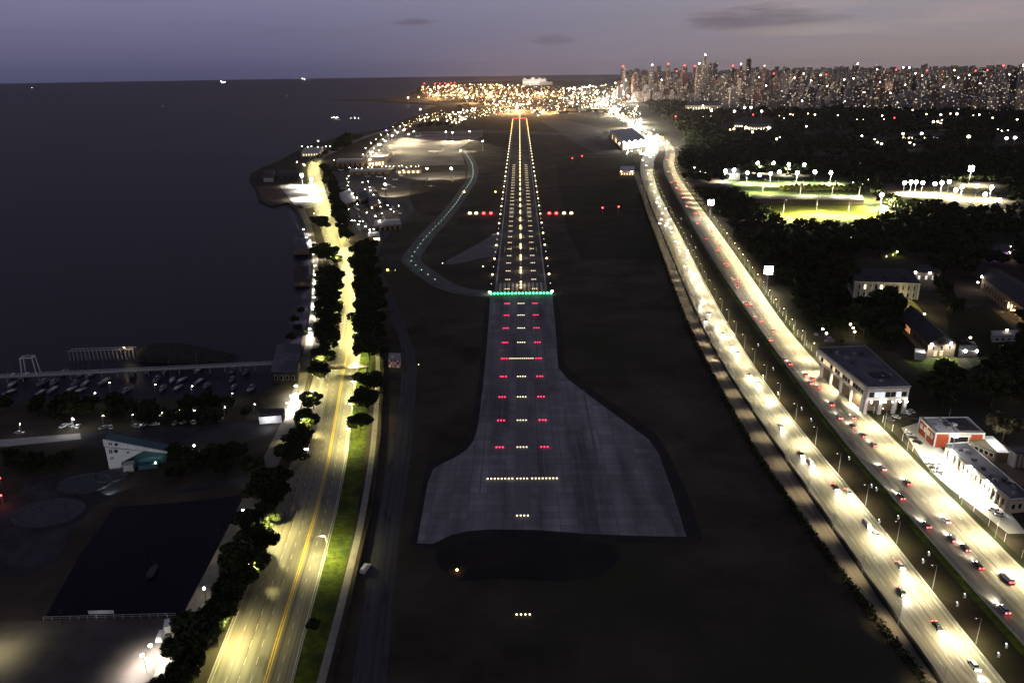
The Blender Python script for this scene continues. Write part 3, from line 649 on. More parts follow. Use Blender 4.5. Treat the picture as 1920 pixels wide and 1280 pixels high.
def masts(lst,hpx,proto,h,label,group,pw,m0=1,rz=0,sc=1):
    for i,(u,v) in enumerate(lst):
        # v is where the lamp head shows: stand the mast so that its head is there
        g=G(u,v,h*sc)
        t=spawn('floodlight_mast',label.format(nth(i+m0)),'floodlight',proto,(g.x,g.y,0),rz,group,sc)
        if pw and i%pw[1]==0: lamp(pw[0],t,(0,-5,h+.5))
masts([(1360,322),(1376,320),(1401,325),(1424,329),(1445,327),(1461,324),(1495,325),(1528,324),(1558,325)],0,FM,15,'white pitch floodlight in the near row beyond the green pitch, {} from its left end','near row of pitch floodlights',(pitchl,2))
masts([(1421,307),(1450,307),(1479,310),(1508,310)],0,FM,15,'white pitch floodlight in the far row beyond the green pitch, {} from its left end','far row of pitch floodlights',(pitchl,2))
masts([(1653,367),(1696,344),(1708,343),(1718,343),(1730,344),(1753,346),(1766,344),(1780,342),(1804,352),(1832,350),(1859,353),(1874,377),(1847,366),(1792,358)],0,FM,15,'white court floodlight in the glaring cluster behind the round tree, {} from its left end','court floodlights',(pitchl,2))
masts([(1821,318)],0,FB,17,'biggest square floodlight high above the court cluster','',(pitchl,1),sc=1.25)
yl=spot('yellow_pitch_beam',900000,(1,.95,.52),158,.7,.6)
for i,(u,v) in enumerate(((1430,362),(1500,366),(1560,366),(1610,372),(1650,392),(1468,405),(1530,398),(1590,402))):  # last two masts are added to even out the pitch brightness
    g=G(u,v); t=spawn('floodlight_mast',f'slim lamp mast round the yellow practice pitch, {nth(i+1)} from its left end','floodlight',SLA,(g.x,g.y,0),-PI/2,'lamp masts of the yellow pitch',2.2); lamp(yl,t,(9,0,10))
# floodlit white lot on the shore
lotl=spot('lot_beam',500000,(1,.97,.86),150,.7,.5)
masts([(566,330),(584,338),(578,352)],0,FM,15,'white floodlight over the shore car park, {} from the far end','',(lotl,1))
# ------------------------------------------------------------------ trees
def leafmat(name,c1,c2): return mat(name,c1,c2,.35,.75,.15,detail=3,c3=tuple(x*.6 for x in c1),s3=.25,rnd=.25)
M['leaf']=leafmat('leaf_green',(.030,.040,.011),(.017,.024,.007)); M['leaf2']=leafmat('leaf_olive',(.036,.036,.014),(.024,.025,.010)); M['bark']=mat('bark',(.09,.07,.05),(.06,.045,.035),2,.9,.1)
def leaves(centres,radii,n,size,rng,flat=.75):
    """n leaf clumps spread through the lumps given by centres and radii: vertices, faces"""
    k=len(centres); w=radii**2; pick=rng.choice(k,n,p=w/w.sum())
    d=rng.normal(size=(n,3)); d/=np.linalg.norm(d,axis=1)[:,None]
    r=radii[pick]*(.55+.55*rng.random(n)**.6)
    c=centres[pick]+d*r[:,None]*np.array([1,1,flat])
    nr=d+rng.normal(size=(n,3))*.55; nr/=np.linalg.norm(nr,axis=1)[:,None]
    a=np.cross(nr,rng.normal(size=(n,3))); a/=np.linalg.norm(a,axis=1)[:,None]; b=np.cross(nr,a)
    s=size*(.55+.9*rng.random(n))[:,None]; e=(.55+.5*rng.random(n))[:,None]
    v=np.stack([c-a*s,c-b*s*e,c+a*s,c+b*s*e],1).reshape(-1,3)
    return v
def qmesh(name,v,m):
    me=bpy.data.meshes.new(name); n=len(v)//4
    me.vertices.add(len(v)); me.vertices.foreach_set('co',v.astype(np.float32).ravel())
    me.loops.add(n*4); me.loops.foreach_set('vertex_index',np.arange(n*4,dtype=np.int32))
    me.polygons.add(n); me.polygons.foreach_set('loop_start',np.arange(0,n*4,4,dtype=np.int32))
    me.update(calc_edges=True); me.materials.append(m); return me
def tree_proto(seed,r,h,n,size,m,lumps=12,trunk=.28,leaf_h=.42):
    g=np.random.default_rng(seed); c=[];q=[]
    c.append((0,0,h*.64)); q.append(r*.56)
    for i in range(lumps+5):
        a=2*PI*i/lumps*1.9+g.random(); e=g.random(); k=r*(.30+.52*g.random())
        c.append((math.cos(a)*k,math.sin(a)*k,h*(leaf_h+.46*e))); q.append(r*(.16+.24*g.random()))
    crown=qmesh('crown',leaves(np.array(c),np.array(q),n,size,g),m)
    t=MB(); t.bar((0,0,-.2),(.1,0,h*.45),trunk,trunk*.7,7); t.bar((.1,0,h*.45),(.2,.1,h*.68),trunk*.7,trunk*.35,6)
    for i in range(5):
        a=2*PI*i/5+g.random(); t.bar((.1,0,h*(.34+.06*i)),(math.cos(a)*r*.55,math.sin(a)*r*.55,h*(.55+.07*i)),trunk*.4,trunk*.14,5)
    return [('trunk',t.mesh('trunk',M['bark'])),('crown',crown)]
AT=[tree_proto(20+i,8.4+.6*i,13.0+.8*i,3400,.62,M['leaf'],11+i) for i in range(5)]
ST=[tree_proto(40+i,5.0+.4*i,8.6+.7*i,1900,.52,M['leaf'],9,.18) for i in range(2)]
WT=[tree_proto(60+i,5.6+.9*i,12.5+1.6*i,1500,.75,M['leaf'] if i%2 else M['leaf2'],13) for i in range(4)]
def trow(lst,label,group,protos,name='street_tree',s0=1,jit=.2):
    for i,(u,v,*k) in enumerate(lst):
        s=(k[0] if k else 1)*(1+RN.uniform(-jit,jit))
        spawn(name,label.format(nth(i+s0)),'tree',RN.choice(protos),G(u,v),RN.uniform(0,6.3),group,(s,s,s*RN.uniform(.92,1.06)))
# river side of the avenue, from the near end: an unbroken belt, then single round crowns, then a belt again
p=[]
for v in(1345,1300,1262,1228,1196,1166,1137,1110,1084,1059,1035,1012,990,969,949,930): 
    u=np.interp(v,[930,1012,1110,1196,1345],[522,496,450,400,312]); p.append((u+RN.uniform(-5,5),v,1.0))
    if v%2==0 or v>1150: p.append((u-34+RN.uniform(-6,6),v+8,.8))
trow(p,'tree in the unbroken dark belt between pond and avenue, {} from the near end','trees between pond and avenue',ST+AT[:1],s0=1)
trow([(549,872,.7),(560,852,.72),(566,828,.78),(575,806,.85),(588,768,.95),(601,712,.98),(607,686,.85),(615,645,1),(622,622,.9),(625,603,.9),(628,585,.95),(629,568,.92),(629,551,.95),(629,536,.92),(627,522,.9),(619,487,.95),(610,474,.9),(604,432,.9),(597,424,.8)],'round dark tree on the river side of the avenue, {} beyond the pond belt','trees on the river side of the avenue',AT)
p=[(676,808,.8),(690,772,.95),(694,735,.9)]
for v in(676,662,648,634,621,608,596,584,573,562,551,541,531,521,512,503,494,486,478): p.append((np.interp(v,[478,540,600,676],[672,682,686,692])+RN.uniform(-4,6),v,.95)); 
for v in(668,640,614,590,567,546,526,508,491,476): p.append((np.interp(v,[476,540,600,668],[690,702,706,708])+RN.uniform(-3,4),v,.8))
trow(p,'dark tree on the airfield side of the avenue, {} from the near end','trees on the airfield side of the avenue',AT)
p=[]
for v in(452,444,436,428,421,414,407,400,394,388,382,376,370,365,360,355,350,345,340,335,330,326,322,318): p.append((np.interp(v,[318,360,400,452],[606,624,634,650])+RN.uniform(-2,3),v,.95))
trow(p,'dark tree in the long hedge-like row beside the bending avenue, {} from the near end','trees beside the bending avenue',AT)
trow([(589,1180,.45)],'small bare shrubby tree on the bright lawn edge','',ST,'small_tree')
trow([(612,648,.9),(611,626,.85),(612,606,.9),(614,588,.9),(615,570,.9),(615,553,.9),(614,538,.9),(613,524,.85),(607,492,.8),(601,480,.8),(620,660,1),(632,497,.7)],'dark tree of the second row between promenade and avenue, {} from the near end','second row of trees by the promenade',AT)
trow([(548,640,.8),(560,622,.75),(553,606,.7),(566,590,.6),(572,628,.6)],'dark tree on the river bank below the promenade, {} from the near end','trees on the river bank',ST)
trow([(636,279,1.5),(645,274,1.6),(655,270,1.7),(664,266,1.5),(648,281,1.4),(640,270,1.3),(674,262,1.2),(632,284,1.2),(600,300,.8),(592,306,.8),(610,292,.8),(628,288,.9)],'dark tree by the far bend of the shore road, {} of its clump','trees by the far shore bend',AT)
p=[]
for i in range(34): p.append((RN.uniform(5,470),RN.uniform(762,802),RN.uniform(.8,1.2)))
p.sort()
trow(p,'dim tree on the marina quay, {} from the left end','trees on the marina quay',ST)
p=[(RN.uniform(330,480),RN.uniform(838,900),RN.uniform(.6,1)) for i in range(16)]+[(RN.uniform(5,190),RN.uniform(862,888),.8) for i in range(8)]
p.sort()
trow(p,'dim low tree on the dark park ground before the quay, {} from the left end','trees of the dark park',ST)
p=[(RN.uniform(1030,1125),RN.uniform(206,216),1.1) for i in range(12)]+[(RN.uniform(780,850),RN.uniform(236,243),1) for i in range(9)]
p.sort()
trow(p,'dark tree beyond the far end of the airfield, {} from the left end','trees beyond the airfield',AT)
# lit row before the pitch: floodlight put into a brighter leaf colour
trow([(1466+i*9.5,361,1.25) for i in range(15)],'tree in the lit row between the two pitches, {} from the left end','lit trees between the pitches',[tree_proto(81,4.4,9,900,.6,leafmat('leaf_baked_light',(.09,.09,.03),(.06,.06,.02)),8,.16)])
trow([(1878,832,1.05)],'pale bushy tree lit from below beside the red walled house','',[tree_proto(85,6.5,12,2400,.6,leafmat('leaf_baked_uplight',(.10,.085,.04),(.07,.06,.03)),16)],'bushy_tree')  # light from below is put into the paler leaf colour
trow([(1622,596,1.15),(1652,606,1.35),(1672,632,1.25),(1640,634,1.35),(1656,655,1.2),(1618,632,1.2)],'big round dark tree before the arcaded barrack, {} from its facade','round trees before the barrack',[tree_proto(86,8.5,16,3600,.75,M['leaf'],16,.4)],'round_tree')
# woods of the park: the nearest trees stand alone, the rest is one mass
def inpoly(x,y,P):
    c=False; n=len(P); j=n-1
    for i in range(n):
        if (P[i][1]>y)!=(P[j][1]>y) and x<(P[j][0]-P[i][0])*(y-P[i][1])/(P[j][1]-P[i][1])+P[i][0]: c=not c
        j=i
    return c
WOOD=[[(1262,206),(1300,203),(1420,200),(1560,196),(1700,201),(1920,204),(2150,206),(2150,780),(1925,785),(1712,772),(1712,720),(1640,645),(1530,640),(1497,628),(1452,572),(1411,514),(1380,467),(1350,430),(1323,392),(1302,365),(1282,338),(1274,318),(1278,290),(1290,262),(1262,235),(1225,212),(1205,186),(1240,184),(1285,198)]]
NOWOOD=[[(1350,322),(1395,330),(1600,334),(1612,352),(1640,378),(1690,412),(1600,430),(1470,430),(1425,400),(1385,368)],[(1650,345),(1880,345),(1900,400),(1800,400),(1700,386),(1645,372)],
 [(1588,484),(1745,484),(1760,612),(1588,600)],[(1675,572),(1740,572),(1835,660),(1835,716),(1725,716),(1670,640)],[(1515,622),(1640,640),(1725,708),(1722,782),(1610,782),(1500,650)],[(1826,492),(1940,520),(1960,640),(1826,545)],
 [(1790,560),(1850,560),(1920,620),(1920,660),(1830,690),(1780,620)],[(1395,222),(1455,222),(1455,250),(1350,250),(1350,236)],[(1500,250),(1600,244),(1605,256),(1500,260)],[(1690,250),(1775,248),(1775,262),(1690,262)],[(1640,262),(1668,262),(1668,276),(1640,276)],[(1700,280),(1735,280),(1735,300),(1700,300)],[(1860,250),(1920,250),(1920,285),(1860,285)],[(1855,450),(1905,445),(1905,492),(1855,492)]]
near=[]; far=[]
sp=13.0
for yy in np.arange(380,4300,sp):
    if yy>1500 and int(yy/sp)%2: continue
    st=sp if yy<1500 else sp*1.6
    for xx in np.arange(150,2500,st):
        x=xx+RN.uniform(-.5,.5)*st; y=yy+RN.uniform(-.5,.5)*sp
        u,v=PX((x,y,0))
        if u>2020 or not inpoly(u,v,WOOD[0]): continue
        if any(inpoly(u,v,P) for P in NOWOOD): continue
        if any((RCR.c[j]-Vector((x,y,0))).length<26 for j in range(0,len(RCR.c),3)): continue
        # clearings
        if y>900 and math.sin(x*.011+1.3)*math.sin(y*.009)+.35*math.sin(x*.031+y*.027)>.72: continue
        if v<560 and 1770<u<1850 and v>520: continue
        near.append((y*y+x*x,x,y))
near.sort(); far=near[200:]; near=near[:200]
for i,(d,x,y) in enumerate(near):
    s=RN.uniform(.8,1.25); u,v=PX((x,y,0))
    spawn('park_tree','dark leafy park tree in the wood beside the motorway and barracks','tree',RN.choice(WT),(x,y,0),RN.uniform(0,6.3),'nearest trees of the park wood',(s,s,s*RN.uniform(.85,1.15)))
V=[]
for d,x,y in far:
    dist=math.sqrt(d); r=RN.uniform(5,8.5); h=RN.uniform(10,18); n=int(np.clip(150*(700/dist)**1.5,16,150)); sz=np.clip(.95*(dist/700),.95,3.4)
    if dist>1500: r*=1.5
    q=3; c=np.array([(x,y,h*.6)]+[(x+RN.uniform(-.6,.6)*r,y+RN.uniform(-.6,.6)*r,h*RN.uniform(.45,.8)) for _ in range(q)]); rr=np.array([r*.7]+[r*RN.uniform(.35,.6) for _ in range(q)])
    V.append(leaves(c,rr,n,sz,NR,.8))
V=np.concatenate(V); struct('woods',qmesh('woods',V,leafmat('wood_canopy',(.034,.040,.015),(.022,.027,.010))),'dark park wood reaching to the foot of the city','stuff')
print('trees far',len(far),'quads',len(V)//4)
# ------------------------------------------------------------------ vehicles
def car_parts(col,L=4.4,Wd=1.8,H=1.45,van=False,lights=True,lo=False):
    body=MB(); y0=-L/2
    prof=[(-.5,.30),(-.5,.62),(-.47,.78),(-.24,.92),(.36,.95),(.48,.88),(.5,.62),(.5,.30)] if not van else [(-.5,.32),(-.5,.75),(-.45,1.0),(-.32,1.15),(.49,1.2),(.5,.7),(.5,.32)]
    n=len(prof); b=len(body.v)
    for s in(-1,1):
        for (t,z) in prof: body.v.append((s*Wd/2*(1 if z<.85 else .94),t*L*-1,z))
    for i in range(n):
        j=(i+1)%n; body.f.append((b+i,b+j,b+n+j,b+n+i)); body.m.append(0)
    body.f.append(tuple(range(b+n-1,b-1,-1))); body.m.append(0); body.f.append(tuple(range(b+n,b+2*n))); body.m.append(0)
    rl,rf,rb=((.05,L*.19,-L*.22) if not van else (0,L*.22,-L*.47))
    body.box((0,(rf+rb)/2,H-.1 if not van else 1.95),(Wd*.74,rf-rb,.1),0,0,.9)
    P=[('body',body.mesh('body',col))]
    win=MB(); zc=.93 if not van else 1.16; zt=H-.1 if not van else 1.95; f=(L*.31,-L*.36) if not van else (L*.36,-L*.485)
    lowr=[(-Wd*.45,f[1],zc),(Wd*.45,f[1],zc),(Wd*.45,f[0],zc),(-Wd*.45,f[0],zc)]; top=[(-Wd*.37,rb,zt),(Wd*.37,rb,zt),(Wd*.37,rf,zt),(-Wd*.37,rf,zt)]
    for i in range(4):
        j=(i+1)%4; win.face([lowr[i],lowr[j],top[j],top[i]])
    P.append(('window',win.mesh('window',M['glass'] if not van else col)))
    if lo: 
        for s in(-1,1): P.append(('headlight',MB().box((s*.58,L*.5+.03,.36),(.6,.1,.44)).mesh('headlight',M['head']))); P.append(('taillight',MB().box((s*.6,-L*.5-.03,.46),(.58,.1,.46)).mesh('taillight',M['tail'])))
        return P
    for sx in(-1,1):
        for ty in(-.31,.31):
            P.append(('wheel',MB().bar((sx*Wd*.40,ty*L,.33),(sx*Wd*.51,ty*L,.33),.33,.33,12).mesh('wheel',M['rubber'])))
    if lights:
        for s in(-1,1): P.append(('headlight',MB().box((s*.60,L*.5+.02,.42),(.52,.08,.26)).mesh('headlight',M['head'])))
        for s in(-1,1): P.append(('taillight',MB().box((s*.62,-L*.5-.02,.58),(.5,.08,.30)).mesh('taillight',M['tail'])))
    else:
        for s in(-1,1): P.append(('headlight',MB().box((s*.62,L*.495,.58),(.4,.08,.16)).mesh('headlight',M['steel']))); P.append(('taillight',MB().box((s*.66,-L*.495,.7),(.3,.08,.18)).mesh('taillight',M['tailoff'])))
    return P
M['rubber']=mat('tyre_rubber',(.02,.02,.02),(.015,.015,.015),3,.9,.1); M['head']=emi('headlight_glow',(1,.95,.8),60); M['tail']=emi('taillight_glow',(1,.05,.05),22); M['tailoff']=mat('tail_lens',(.3,.02,.02),(.25,.02,.02),3,.3)
PAINT=[('white',(.7,.7,.7)),('silver',(.42,.43,.45)),('black',(.02,.02,.022)),('grey',(.15,.15,.16)),('red',(.35,.02,.02)),('blue',(.03,.06,.2))]
CARS={n:car_parts(mat('car_paint_'+n,c,tuple(x*.9 for x in c),.5,.3,.5)) for n,c in PAINT}
FAR={n:car_parts(mat('far_paint_'+n,c,tuple(x*.9 for x in c),.5,.3,.5),lo=True) for n,c in PAINT}
PARK={n:car_parts(mat('parked_paint_'+n,c,tuple(x*.9 for x in c),.5,.3,.5),lights=False) for n,c in PAINT}
VAN=car_parts(mat('van_paint_white',(.7,.7,.68),(.6,.6,.6),.5,.35,.5),5.6,2.0,2.1,True); VANP=car_parts(mat('parked_van_white',(.7,.7,.68),(.6,.6,.6),.5,.35,.5),5.6,2.0,2.1,True,False)
names=[n for n,_ in PAINT]
RCARS=[(1651,875),(1641,838),(1597,798),(1571,781),(1598,783),(1535,727),(1526,714),(1510,703),(1517,716),(1467,673),(1478,680),(1441,640),(1425,600),(1413,592),(1397,569),(1373,522),(1364,499),(1357,493),(1323,448),(1352,450),(1317,412),(1314,403),(1292,379),(1285,372),(1280,364),(1297,380),(1275,355),(1266,340),(1773,977),(1785,1012),(1813,1033),(1882,1145),(1890,1088),(1700,905),(1832,1060),(1252,322),(1256,310),(1250,300),(1258,290),(1262,281),(1258,268),(1247,262),(1232,254),(1222,250),(1212,245),(1202,241),(1268,352),(1288,388),(1302,398),(1308,391),(1335,436),(1383,540),(1555,755),(1689,934),(1262,328),(1258,342),(1272,346),(1282,372),(1306,418),(1330,430),(1345,470),(1386,530),(1350,462),(1408,572),(1450,622),(1340,452),(1740,990),(1620,820)]
LCARS=[(1567,917),(1592,927),(1687,1062),(1693,1115),(1826,1250),(1464,800),(1384,664),(1323,603),(1309,535),(1283,497),(1302,512),(1255,410),(1242,400),(1247,392),(1235,386),(1222,347),(1215,327),(1247,422),(1228,420),(1212,312),(1205,300),(1219,295),(1226,283),(1232,276),(1236,268),(1294,470),(1271,455),(1316,560),(1345,612),(1234,372),(1228,360),(1231,378),(1240,412),(1250,418),(1260,436),(1258,428),(1266,452),(1274,470),(1290,486),(1298,520),(1293,508),(1330,590),(1312,575),(1356,628),(1372,650),(1405,706),(1418,716),(1440,752),(1500,850),(1520,872),(1640,1000),(1625,985),(1760,1180)]
hsp=spot('headlight_beam',7500,(1,.93,.75),80,.8,.15)
def traffic(lst,road,flip,label,group):
    lst=sorted(lst,key=lambda q:-q[1])
    for i,(u,v) in enumerate(lst):
        d,t=road.find(u,v); p,h=road.at(d,min(.95,max(.06,t)))
        n=RN.choice(['white','silver','black','grey','grey','black'])
        P=(VAN if RN.random()<.07 else CARS[n]) if v>430 else FAR[n]
        if P is VAN: n='white'
        k='van' if P is VAN else 'car'
        t=spawn('delivery_van' if k=='van' else 'moving_car',label.format(n=n,k=k,o=nth(i+1)),k,P,(p.x,p.y,.10),h+(-PI/2 if not flip else PI/2),group,1 if v>430 else 1.1)
        if v>500: lamp(hsp,t,(0,2.4,1.1),(math.radians(78),0,0))
traffic(RCARS,RCR,False,'{n} {k} with red tail lights driving away, {o} car from the near end','cars driving away on the outbound carriageway')
traffic(LCARS,LCR,True,'{n} {k} with white headlights coming nearer, {o} car from the near end','cars coming nearer on the inbound carriageway')
for u,v,f,n,l in((652,792,0,'grey','grey car with glowing tail lights braking under the avenue tree'),(575,842,1,'white','white car on the dark stretch of the avenue'),(640,606,0,'silver','silver car far along the avenue among the trees')):
    d,t=AVE.find(u,v); p,h=AVE.at(d,min(.93,max(.1,t))); spawn('moving_car',l,'car',CARS[n],(p.x,p.y,.1),h+(-PI/2 if not f else PI/2))
spawn('delivery_van','white van alone on the dark strip beside the perimeter road','van',VANP,G(685,1068,.02),math.radians(-14))
spawn('delivery_van','white van parked at the edge of the half lit car park','van',VANP,G(303,1194,.06),math.radians(8))
pk=[(1700,775,20),(1708,772,20),(1716,790,30),(1668,788,40),(1680,783,40),(1655,760,40),(1720,830,35),(1712,822,35),(1704,815,35),(1745,872,40),(1752,879,40),(1760,887,40),(1864,958,50),(1872,965,50),(1802,642,10),(1812,640,10),(1823,644,0),(1760,872,120)]
for i,(u,v,a) in enumerate(pk):
    n=names[i%4]; spawn('parked_car',f'{n} parked car near the motorway halls, {nth(i+1)} of those seen from the far hall on','car',PARK[n],G(u,v,.06),math.radians(a),'cars parked by the halls')
# aero club yard: rows of parked cars
i=0
for (u0,v0,u1,v1,k) in((650,372,676,400,9),(664,366,690,396,9),(692,352,708,378,8),(672,404,690,424,7),(705,392,728,420,8),(724,380,752,404,9),(636,346,650,366,6),(700,318,752,320,9),(664,322,696,324,6)):
    for j in range(k):
        u,v=u0+(u1-u0)*j/(k-1),v0+(v1-v0)*j/(k-1); n=RN.choice(names); i+=1
        spawn('parked_car',f'{n} car parked in the aero club yard, {nth(j+1)} in the {nth((i-1)//8+1)} row','car',PARK[n],G(u+RN.uniform(-1,1),v,.05),RN.uniform(0,.4)+(0 if k<9 else .8),'cars parked in the aero club yard',1.15)
# ------------------------------------------------------------------ buildings
M['roof_grey']=mat('roof_felt',(.15,.145,.165),(.10,.097,.113),.18,.9,.2,c3=(.075,.073,.085),s3=.07,detail=10)
M['roof_white']=mat('roof_white_sheet',(.52,.51,.52),(.42,.41,.42),.15,.8,.2)
M['roof_dark']=mat('roof_slate',(.055,.05,.058),(.032,.03,.035),.35,.8,.2)
M['wall_cream']=mat('plaster_cream',(.55,.46,.33),(.45,.38,.27),.3,.85,.2)
M['wall_pale']=mat('plaster_pale',(.42,.40,.38),(.34,.32,.31),.3,.85,.2)
M['wall_brown']=mat('plaster_brown',(.22,.16,.11),(.16,.12,.085),.3,.85,.2)
M['wall_red']=mat('painted_red',(.42,.085,.035),(.34,.065,.03),.3,.7,.2)
M['trim']=mat('trim_white',(.7,.68,.62),(.6,.58,.52),.5,.7,.2)
M['teal']=mat('teal_panel',(.06,.17,.20),(.045,.13,.155),.4,.6,.3)
M['blackwin']=mat('black_window',(.012,.013,.015),(.02,.02,.022),.5,.2,.5)
M['glass_dim']=emi('lit_window_dim',(1,.75,.42),.9,(.1,.08,.05)); M['glass_orange']=emi('lit_window_orange',(1,.42,.16),1.3,(.1,.06,.04))
class Bld:
    def __init__(s,name,label,cat,poly,h,group=None,z0=0):
        s.P=[Vector((p[0],p[1],0)) for p in poly]; s.c=sum(s.P,Vector())/len(s.P); s.h=h; s.z0=z0
        a=sum(s.P[i].x*s.P[(i+1)%len(s.P)].y-s.P[(i+1)%len(s.P)].x*s.P[i].y for i in range(len(s.P)))
        s.ccw=a>0
        s.o=thing(name,label,cat,(s.c.x,s.c.y,0),0,group)
    def loc(s,k=1.0,off=0): return [((p-s.c)*k)+((p-s.c).normalized()*off) for p in s.P]
    def wall(s,m,name='wall',z0=0,z1=None,k=1,off=0):
        return link(name,MB().prism([(p.x,p.y) for p in s.loc(k,off)],z0,s.h if z1 is None else z1).mesh(name,m),s.o)
    def roof(s,m,t=.5,off=.6,name='roof',z=None):
        z=s.h if z is None else z
        return link(name,MB().prism([(p.x,p.y) for p in s.loc(1,off)],z,z+t,bottom=True).mesh(name,m),s.o)
    def parapet(s,m,h=.8,w=.35,name='parapet',z=None,off=0):
        z=s.h if z is None else z; mb=MB(); L=s.loc(1,off); I=s.loc(1,off-w*1.4)
        for i in range(len(L)):
            j=(i+1)%len(L); a,b,c,d=L[i],L[j],I[j],I[i]
            mb.prism([(a.x,a.y),(b.x,b.y),(c.x,c.y),(d.x,d.y)],z,z+h)
        return link(name,mb.mesh(name,m),s.o)
    def edge(s,i):
        a,b=s.P[i]-s.c,s.P[(i+1)%len(s.P)]-s.c; d=(b-a).normalized(); n=Vector((d.y,-d.x,0)); n=n if s.ccw else -n
        return a,b,d,n
    def on(s,i,t,off=0,z=0):
        a,b,d,n=s.edge(i); q=a.lerp(b,t)+n*off; return Vector((q.x,q.y,z))
    def windows(s,i,n,w,z0,z1,m,name='window',t0=.05,t1=.95,frame=None,off=.06,lit=None,litm=None):
        a,b,d,nn=s.edge(i); ang=math.atan2(d.y,d.x)
        for k in range(n):
            q=a.lerp(b,t0+(t1-t0)*(k+.5)/n)
            mm=litm if lit and k in lit else m
            if frame:
                f=link('window_frame' if name=='window' else name+'_frame',MB().box((q.x+nn.x*off,q.y+nn.y*off,z0-.12),(w+.3,.16,z1-z0+.24),ang).mesh('frame',frame),s.o)
                link(name,MB().box((q.x+nn.x*(off+.1),q.y+nn.y*(off+.1),z0),(w,.08,z1-z0),ang).mesh(name,mm),f)
            else: link(name,MB().box((q.x+nn.x*off,q.y+nn.y*off,z0),(w,.14,z1-z0),ang).mesh(name,mm),s.o)
    def block(s,name,t_i,t,off,sz,z,m,rel=0):
        a,b,d,nn=s.edge(t_i); q=a.lerp(b,t)+nn*off
        return link(name,MB().box((q.x,q.y,z),sz,math.atan2(d.y,d.x)+rel).mesh(name,m),s.o)
def roofpoly(px,h): return [G(u,v,h) for u,v in px]
def para(a,b,c): return [a,b,c,a+c-b]
# A: long flat hall on pillars beside the motorway
pa=G(1533,655,15); pb=G(1627,728,15); pc=G(1706,726,15); pd=G(1622,650,15)
A_=Bld('hall_building','long flat roofed grey hall with lit upper floor on pillars beside the motorway','building',[pa,pb,pc,pd],15)
A_.wall(M['wall_pale'],'upper_wall',8.2,15); A_.roof(M['roof_grey'],.5,.8); A_.parapet(M['concrete'],.5,.5,z=15.5,off=.8)
A_.wall(M['wall_brown'],'ground_wall',0,8.2,.82)
A_.windows(0,18,2.6,10.2,12.6,M['blackwin'],frame=M['trim'],lit={0,2,3,4,6,9,13},litm=M['glass_dim'])
A_.windows(1,7,2.6,10.0,12.8,M['blackwin'],frame=M['trim'],lit={1,2,5},litm=M['glass_cool'])
for t in(.03,.38,.72,.97): A_.block('pillar',1,t,-1.2,(1.6,1.6,8.2),0,M['wall_pale'])
for t in(.1,.3,.5,.7,.9): A_.block('pillar',0,t,-1.2,(1.4,1.4,8.2),0,M['wall_pale'])
A_.block('roof_hatch',1,.62,-16,(9,7,.5),15.5,M['roof_dark']); A_.block('roof_vent',1,.3,-40,(3,2,1.6),15.5,M['steel']); A_.block('roof_vent',1,.5,-70,(3,3,1.4),15.5,M['steel'])
for k,t in enumerate((.12,.36,.44,.62,.8,.97)):
    a=A_.on(1,t,.9,7.6); o=link('wall_lamp',MB().ball(a,.42).mesh('wall_lamp',M['bulb_white'] if k!=3 else M['bulb_dim']),A_.o)
lamp(bulb('hall_glow',120,(.95,.95,1),.4),A_.o,A_.on(1,.5,3.2,7)); lamp(bulb('hall_glow',120,(.95,.95,1),.4),A_.o,A_.on(1,.1,3.2,7)); lamp(bulb('hall_glow',120,(.95,.95,1),.4),A_.o,A_.on(1,.9,3.2,7))
for t in(.15,.4,.65,.9): lamp(bulb('hall_side_glow',500,(1,.85,.55),.4),A_.o,A_.on(0,t,3,11))
# B: red walled house with white roof and a white portal
B_=Bld('red_house','red walled house with white framed corners and flat white roof','building',[G(1725,785,7),G(1755,813,7),G(1845,814,7),G(1814,784,7)],7)
B_.wall(M['wall_red']); B_.roof(M['roof_white'],.35,.5); B_.parapet(M['trim'],.45,.3,z=7.35,off=.5)
for i in range(2):
    for t in ((.0,.5,1.0) if i==0 else (.0,.30,.70,1.0)): B_.block('corner_post',i,t,.12,(.7,.3,6.9),0,M['trim'])
B_.block('gateway',1,.5,.1,(8.6,.22,5.6),0,M['blackwin']); B_.block('lintel',1,.5,.25,(10.2,.4,1.0),5.7,M['trim'])
B_.windows(0,4,2.2,3.2,5.4,M['trim'],frame=M['trim'],t0=.06,t1=.94)
B_.block('roof_panel',3,.30,-8,(9.5,13,.3),7.5,M['roof_dark']); B_.block('roof_ridge',1,.05,-9,(.5,17,.5),7.4,M['steel']); B_.block('roof_ridge',1,.44,-9,(.5,17,.5),7.4,M['steel'])
o=link('flagpole',MB().bar(B_.on(3,.42,-1,7.4),B_.on(3,.42,-1,12.5),.12,.07).mesh('flagpole',M['steel']),B_.o)
lamp(bulb('house_glow',1100,(1,.9,.65),.4),B_.o,B_.on(1,.5,5,5)); lamp(bulb('house_glow',1100,(1,.9,.65),.4),B_.o,B_.on(0,.5,5,6)); lamp(bulb('house_roof_glow',1500,(1,.95,.88),.4),B_.o,B_.on(3,.75,-6,15)) if 0 else None
def clutter(b,i,n,d0,d1,z):
    for k in range(n):
        b.block('roof_vent' if k%3 else 'roof_tank',i,RN.uniform(.1,.9),-RN.uniform(d0,d1),(RN.uniform(.8,2.6),RN.uniform(.8,2.2),RN.uniform(.5,1.5)),z,M[RN.choice(['steel','roof_dark','wall_pale'])])
clutter(A_,1,16,6,95,15.5); clutter(B_,1,7,3,15,7.4)
